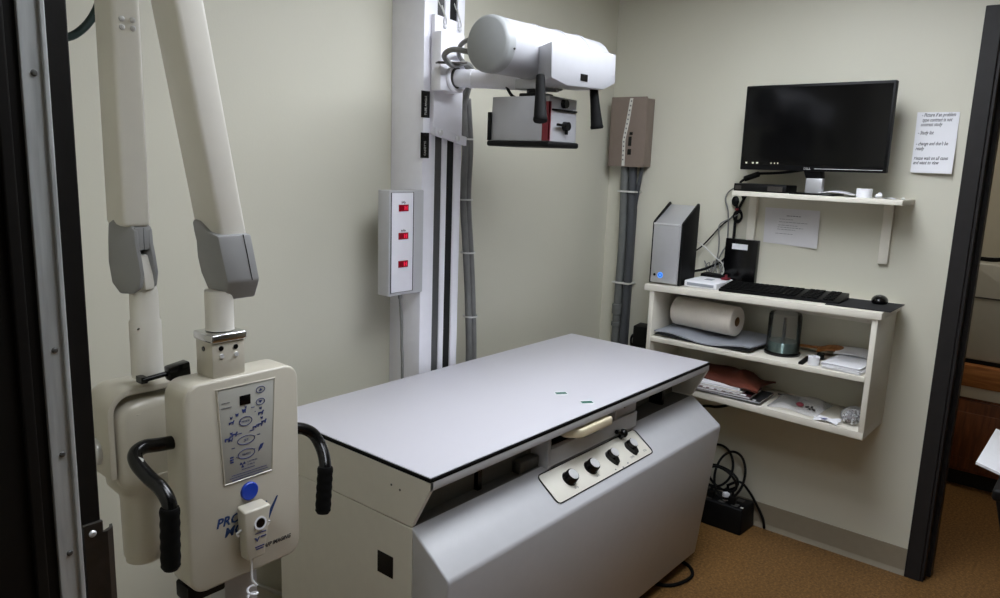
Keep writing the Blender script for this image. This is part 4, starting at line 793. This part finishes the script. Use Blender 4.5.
P().prism([(1.385, 1.335), (1.387, 1.36), (1.398, 1.398), (1.41, 1.40), (1.435, 1.36), (1.445, 1.335)], 'x', 0.632, 0.655, 0.003).xf(twist).build('yoke_tongue', 'armwhite', DU)
P().lathe((0.657, 1.418, 1.352), (0, 0, -1), [(0, -0.012), (0.012, -0.006), (0.022, 0.008), (0.0255, 0.03), (0.0257, 0.078), (0.0285, 0.082), (0.0285, 0.19), (0, 0.19)], 28).build('yoke_tube', 'armwhite', DU)
P().cyl((0.634, 1.395, 1.262), (0.631, 1.392, 1.262), 0.002, seg=8).build('set_screw', 'gloss', DU)
# tube head and yoke
def yk_prof(x0, x1, z0, z1, r, th):
    o = [(x0, z0)]+[(x0+r-r*math.cos(a), z1-r+r*math.sin(a)) for a in [i*PI/2/6 for i in range(7)]]+[(x1-r+r*math.sin(a), z1-r+r*math.cos(a)) for a in [i*PI/2/6 for i in range(7)]]+[(x1, z0)]
    q = r-th
    i_ = [(x1-th, z0)]+[(x1-th-q+q*math.cos(a), z1-th-q+q*math.sin(a)) for a in [i*PI/2/6 for i in range(7)]]+[(x0+th+q-q*math.sin(a), z1-th-q+q*math.cos(a)) for a in [i*PI/2/6 for i in range(7)]]+[(x0+th, z0)]
    return o+i_
P().prism(yk_prof(0.572, 0.752, 0.975, 1.146, 0.045, 0.013), 'y', 1.405, 1.500, 0.004, 2).build('yoke', 'dental', DU)
th_ = P().prism(rr2(0.588, 0.736, 0.932, 1.122, 0.045, 7), 'y', 1.402, 1.535, 0.022, 4).build('tube_head', 'dental', DU)
P().lathe((0.648, 1.455, 0.965), (0, 0, -1), [(0, 0), (0.062, 0), (0.060, 0.02), (0.048, 0.036), (0.040, 0.046), (0.0385, 0.06), (0.0375, 0.178), (0.0345, 0.185), (0.0345, 0.192), (0.030, 0.192), (0.030, 0.06), (0, 0.06)], 32).build('cone', 'dental', th_)
P().lathe((0.628, 1.406, 1.098), (0, -1, 0.4), [(0.007, 0), (0.006, 0.003), (0, 0.003)], 14).build('head_screw', 'dental', th_)
lab(P().lathe((0.574, 1.46, 1.02), (-1, 0, 0), [(0.026, 0), (0.025, 0.010), (0.020, 0.014), (0, 0.014)], 24).build('pivot_knob', 'satin', DU), 'grey pivot knob')
kb_ = P().cyl((0.630, 1.382, 1.166), (0.672, 1.375, 1.172), 0.005, seg=10).obox((0.692, 1.370, 1.176), (0.021, 0, 0.003), (0, 0.012, 0), (-0.001, 0, 0.014), 0.004).box(0.626, 0.638, 1.378, 1.40, 1.160, 1.172).build('clamp_knob', 'gloss', DU)
lab(kb_, 'black clamp knob')
for pts, grip in (([(0.66, 1.31, 1.058), (0.62, 1.31, 1.062), (0.592, 1.308, 1.066), (0.572, 1.298, 1.061), (0.566, 1.278, 1.050), (0.572, 1.250, 1.032), (0.579, 1.222, 1.018), (0.582, 1.203, 0.998), (0.581, 1.199, 0.975)], ((0.581, 1.199, 0.990), (0.577, 1.197, 0.876))),
                  ([(0.87, 1.31, 1.020), (0.905, 1.312, 1.018), (0.935, 1.312, 1.010), (0.957, 1.306, 0.994), (0.964, 1.292, 0.972), (0.960, 1.272, 0.950), (0.952, 1.258, 0.93), (0.949, 1.255, 0.91)], ((0.951, 1.256, 0.935), (0.935, 1.245, 0.836)))):
    h = P().tube(pts, 0.0128, 14).build('grip_bar', 'gloss', DU)
    a, b_ = Vector(grip[0]), Vector(grip[1]); L = (b_-a).length
    pr_ = [(0, 0), (0.0155, 0), (0.0168, 0.004)]+[(0.0165+0.0006*math.sin(t/24*PI*10), 0.004+(L-0.012)*t/24) for t in range(1, 25)]+[(0.012, L-0.001), (0, L)]
    P().lathe(a, b_-a, pr_, 20).build('hand_grip', 'rubber', h)
P().obox((0.566, 1.272, 1.058), (0.004, -0.006, -0.002), (0.002, 0.001, 0.002), (0.001, 0.001, 0.003)).build('grip_sticker', 'tie', DU)

# hand switch hanging on the panel
HS = thing('exposure_switch', 'white hand switch with a coiled cord clipped on the keypad panel', 'hand switch', (0.757, 1.24, 0.815))
hb = P().hexa([(0.736, 1.226, 0.818), (0.774, 1.226, 0.818), (0.774, 1.2535, 0.818), (0.736, 1.2535, 0.818), (0.729, 1.222, 0.922), (0.788, 1.222, 0.922), (0.786, 1.2535, 0.926), (0.731, 1.2535, 0.926)], 0.004, 3).build('switch_body', 'dental', HS)
P().lathe((0.763, 1.223, 0.891), (0, -1, 0.05), [(0.0135, 0), (0.0135, 0.002), (0.0100, 0.002), (0.0100, 0.0)], 24).build('button_ring', 'paper', HS)
P().lathe((0.763, 1.2235, 0.891), (0, -1, 0.05), [(0.0098, 0), (0.0098, 0.0018), (0, 0.0025)], 24).build('trigger_button', 'gloss', HS)
P().tube([(0.730, 1.235, 0.884), (0.722, 1.238, 0.878), (0.726, 1.240, 0.870)], 0.0022, 6).tube([(0.785, 1.235, 0.884), (0.793, 1.238, 0.878), (0.788, 1.240, 0.870)], 0.0022, 6).build('holder_clip', 'paper', HS)
w = P()
w.prism([(0.751, 0.862), (0.754, 0.862), (0.756, 0.857), (0.760, 0.863), (0.762, 0.863), (0.756, 0.853)], 'y', 1.2232, 1.2245)
w.box(0.764, 0.776, 1.2232, 1.2245, 0.860, 0.8625).box(0.752, 0.776, 1.2228, 1.2240, 0.870, 0.8715).box(0.752, 0.772, 1.2242, 1.2255, 0.841, 0.843).box(0.754, 0.770, 1.2244, 1.2258, 0.836, 0.838)
w.build('switch_print', 'ink', HS)
pts = [(0.752, 1.238, 0.820), (0.750, 1.236, 0.79), (0.749, 1.233, 0.77)]+[(0.748+0.0095*math.cos(i*PI/3), 1.232+0.0095*math.sin(i*PI/3), 0.757-0.0026*i) for i in range(0, 90)]+[(0.756, 1.30, 0.515), (0.765, 1.337, 0.54)]
P().tube(pts, 0.0022, 6, sub=2).build('coiled_cord', 'paper', HS)
HS.location.x += 0.007; HS.location.z -= 0.007

solo(P().tube([(0.36, 1.55, 1.83), (0.50, 1.56, 1.79), (0.590, 1.565, 1.786), (0.634, 1.565, 1.806), (0.666, 1.56, 1.856), (0.678, 1.53, 1.94), (0.660, 1.49, 2.05), (0.646, 1.4705, 2.15)], 0.0075, 10), 'hanging_cable', 'green', 'dark green cable curving behind the left dental arm at the top', 'cable', loc=(0.55, 1.55, 1.7))
solo(P().tube([(1.16, 2.008, 0.26), (1.22, 2.006, 0.235), (1.28, 2.006, 0.19), (1.34, 2.006, 0.14), (1.42, 2.004, 0.118), (1.7, 2.0, 0.02)], 0.006, 8), 'white_cable', 'tie', 'white cord running down the back wall left of the table', 'cable', loc=(1.2, 2.0, 0))

# ------------------------------------------------------------------ bin with a white sheet, right edge
BN = thing('waste_bin', 'tall black bin at the right edge before the far doorway', 'bin', (2.76, 0.0, 0))
o_, t_ = [], []
P().hexa([(2.66, -0.06, 0), (2.86, -0.06, 0), (2.86, 0.052, 0), (2.66, 0.052, 0), (2.555, -0.20, 0.665), (2.96, -0.20, 0.665), (2.96, 0.205, 0.665), (2.555, 0.205, 0.665)], 0.02, 4).build('bin_body', 'black', BN)
P().prism([(2.555, -0.20), (2.96, -0.20), (2.96, 0.213), (2.555, 0.213)], 'z', 0.655, 0.694, 0.012, 3).build('bin_rim', 'black', BN)
solo(P().prism([(0.275, 0.718), (0.274, 0.727), (0.185, 0.7045), (-0.12, 0.7045), (-0.12, 0.6955), (0.186, 0.6955)], 'x', 2.665, 3.08, 0.001), 'white_board', 'paper', 'white board lying across the black bin at the right edge', 'board', loc=(2.87, 0.1, 0.6955))

# ------------------------------------------------------------------ room beyond the far doorway
CA = thing('wood_cabinet', 'low brown wooden cabinet seen through the far doorway', 'cabinet', (4.6, 0.2, 0))
P().box(4.40, 4.95, -0.80, 0.80, 0.09, 0.53, 0.003).build('carcass', 'cab', CA)
P().box(4.45, 4.93, -0.78, 0.78, 0, 0.09).build('toe_kick', 'jamb', CA)
lab(P().box(4.37, 4.96, -0.82, 0.82, 0.545, 0.655, 0.004).build('top_slab', 'rail', CA), 'orange pine top rail')
lab(P().box(4.385, 4.955, -0.81, 0.81, 0.485, 0.545, 0.002).build('edge_strip', 'shelf', CA), 'white strip')
for y0, y1 in ((-0.30, 0.22), (0.25, 0.75)):
    dr = P().box(4.383, 4.40, y0, y1, 0.11, 0.47, 0.003).build('cabinet_door', 'cab', CA)
    P().box(4.374, 4.384, y0+0.07, y1-0.07, 0.17, 0.41, 0.006).build('door_panel', 'cab', dr)
    P().ball((4.368, y0+0.03, 0.40), 0.013).build('door_knob', 'iron', dr)
AP = thing('film_processor', 'pale boxy appliance on the wooden cabinet beyond the doorway', 'appliance', (4.62, 0.2, 0.655))
P().prism([(0.58, 0.675), (0.61, 1.145), (0.60, 1.165), (-0.20, 1.165), (-0.20, 0.675)], 'x', 4.42, 4.85, 0.01, 3).build('appliance_case', 'applw', AP)
P().box(4.4155, 4.422, -0.20, 0.592, 0.990, 0.997).build('lid_seam', 'dgrey', AP)
P().box(4.42, 4.85, -0.19, 0.575, 0.656, 0.676).build('appliance_feet', 'black', AP)
solo(P().tube([(4.50, 0.60, 1.18), (4.47, 0.50, 1.185), (4.45, 0.40, 1.215), (4.45, 0.25, 1.24), (4.5, 0.0, 1.21), (4.55, -0.1, 1.178)], 0.011, 8), 'appliance_hose', 'rubber', 'dark hose lying along the top of the pale appliance beyond the doorway', 'hose', loc=(4.5, 0.3, 1.165))

# ------------------------------------------------------------------ lights
def troffer(name, label, x, y, sx, sy, m):
    t = thing(name, label, 'ceiling light', (x, y, ZC-0.03))
    P().box(x-sx/2-0.03, x+sx/2+0.03, y-sy/2-0.03, y-sy/2, ZC-0.025, ZC).box(x-sx/2-0.03, x+sx/2+0.03, y+sy/2, y+sy/2+0.03, ZC-0.025, ZC).box(x-sx/2-0.03, x-sx/2, y-sy/2, y+sy/2, ZC-0.025, ZC).box(x+sx/2, x+sx/2+0.03, y-sy/2, y+sy/2, ZC-0.025, ZC).build('light_frame', 'enamel', t)
    P().box(x-sx/2, x+sx/2, y-sy/2, y+sy/2, ZC-0.018, ZC-0.004).build('light_diffuser', m, t)
troffer('ceiling_light', 'lit recessed ceiling light above the x-ray table', 1.97, 0.90, 1.2, 0.6, 'diff')
troffer('ceiling_light', 'lit recessed ceiling light above the dental x-ray unit', 0.95, 0.38, 0.6, 0.6, 'diff1')
troffer('ceiling_light', 'dim ceiling light of the room beyond the far doorway', 4.0, 0.6, 0.6, 0.6, 'diff3')
troffer('ceiling_light', 'dim ceiling light of the hall behind the near doorway', -0.8, 0.4, 0.6, 0.6, 'diff2')

# ------------------------------------------------------------------ world, camera, view
wd = bpy.data.worlds.new('world'); bpy.context.scene.world = wd; wd.use_nodes = True
wd.node_tree.nodes['Background'].inputs['Color'].default_value = (0.5, 0.5, 0.5, 1); wd.node_tree.nodes['Background'].inputs['Strength'].default_value = 0.02
cam = bpy.data.cameras.new('camera'); co_ = bpy.data.objects.new('camera', cam); C.objects.link(co_)
cam.sensor_fit = 'HORIZONTAL'; cam.sensor_width = 36; cam.lens = 27.3785; cam.clip_start = 0.02
r = Vector((0.6422550871579509, -0.7656936108616549, 0.034952786804109015)); u = Vector((0.118493574219839, 0.1442372248662967, 0.9824229719583498)); bk = Vector((-0.7572764857621953, -0.6268244708437204, 0.18336686413621633))
co_.matrix_world = Matrix(((r.x, u.x, bk.x, 0), (r.y, u.y, bk.y, 0), (r.z, u.z, bk.z, 1.6), (0, 0, 0, 1)))
sc_ = bpy.context.scene; sc_.camera = co_
vs = sc_.view_settings; vs.view_transform = 'Standard'; vs.look = 'None'; vs.exposure = 0.0; vs.gamma = 1.0; vs.use_curve_mapping = False
sc_.cycles.use_denoising = True
sc_.cycles.max_bounces = 8; sc_.cycles.transparent_max_bounces = 12
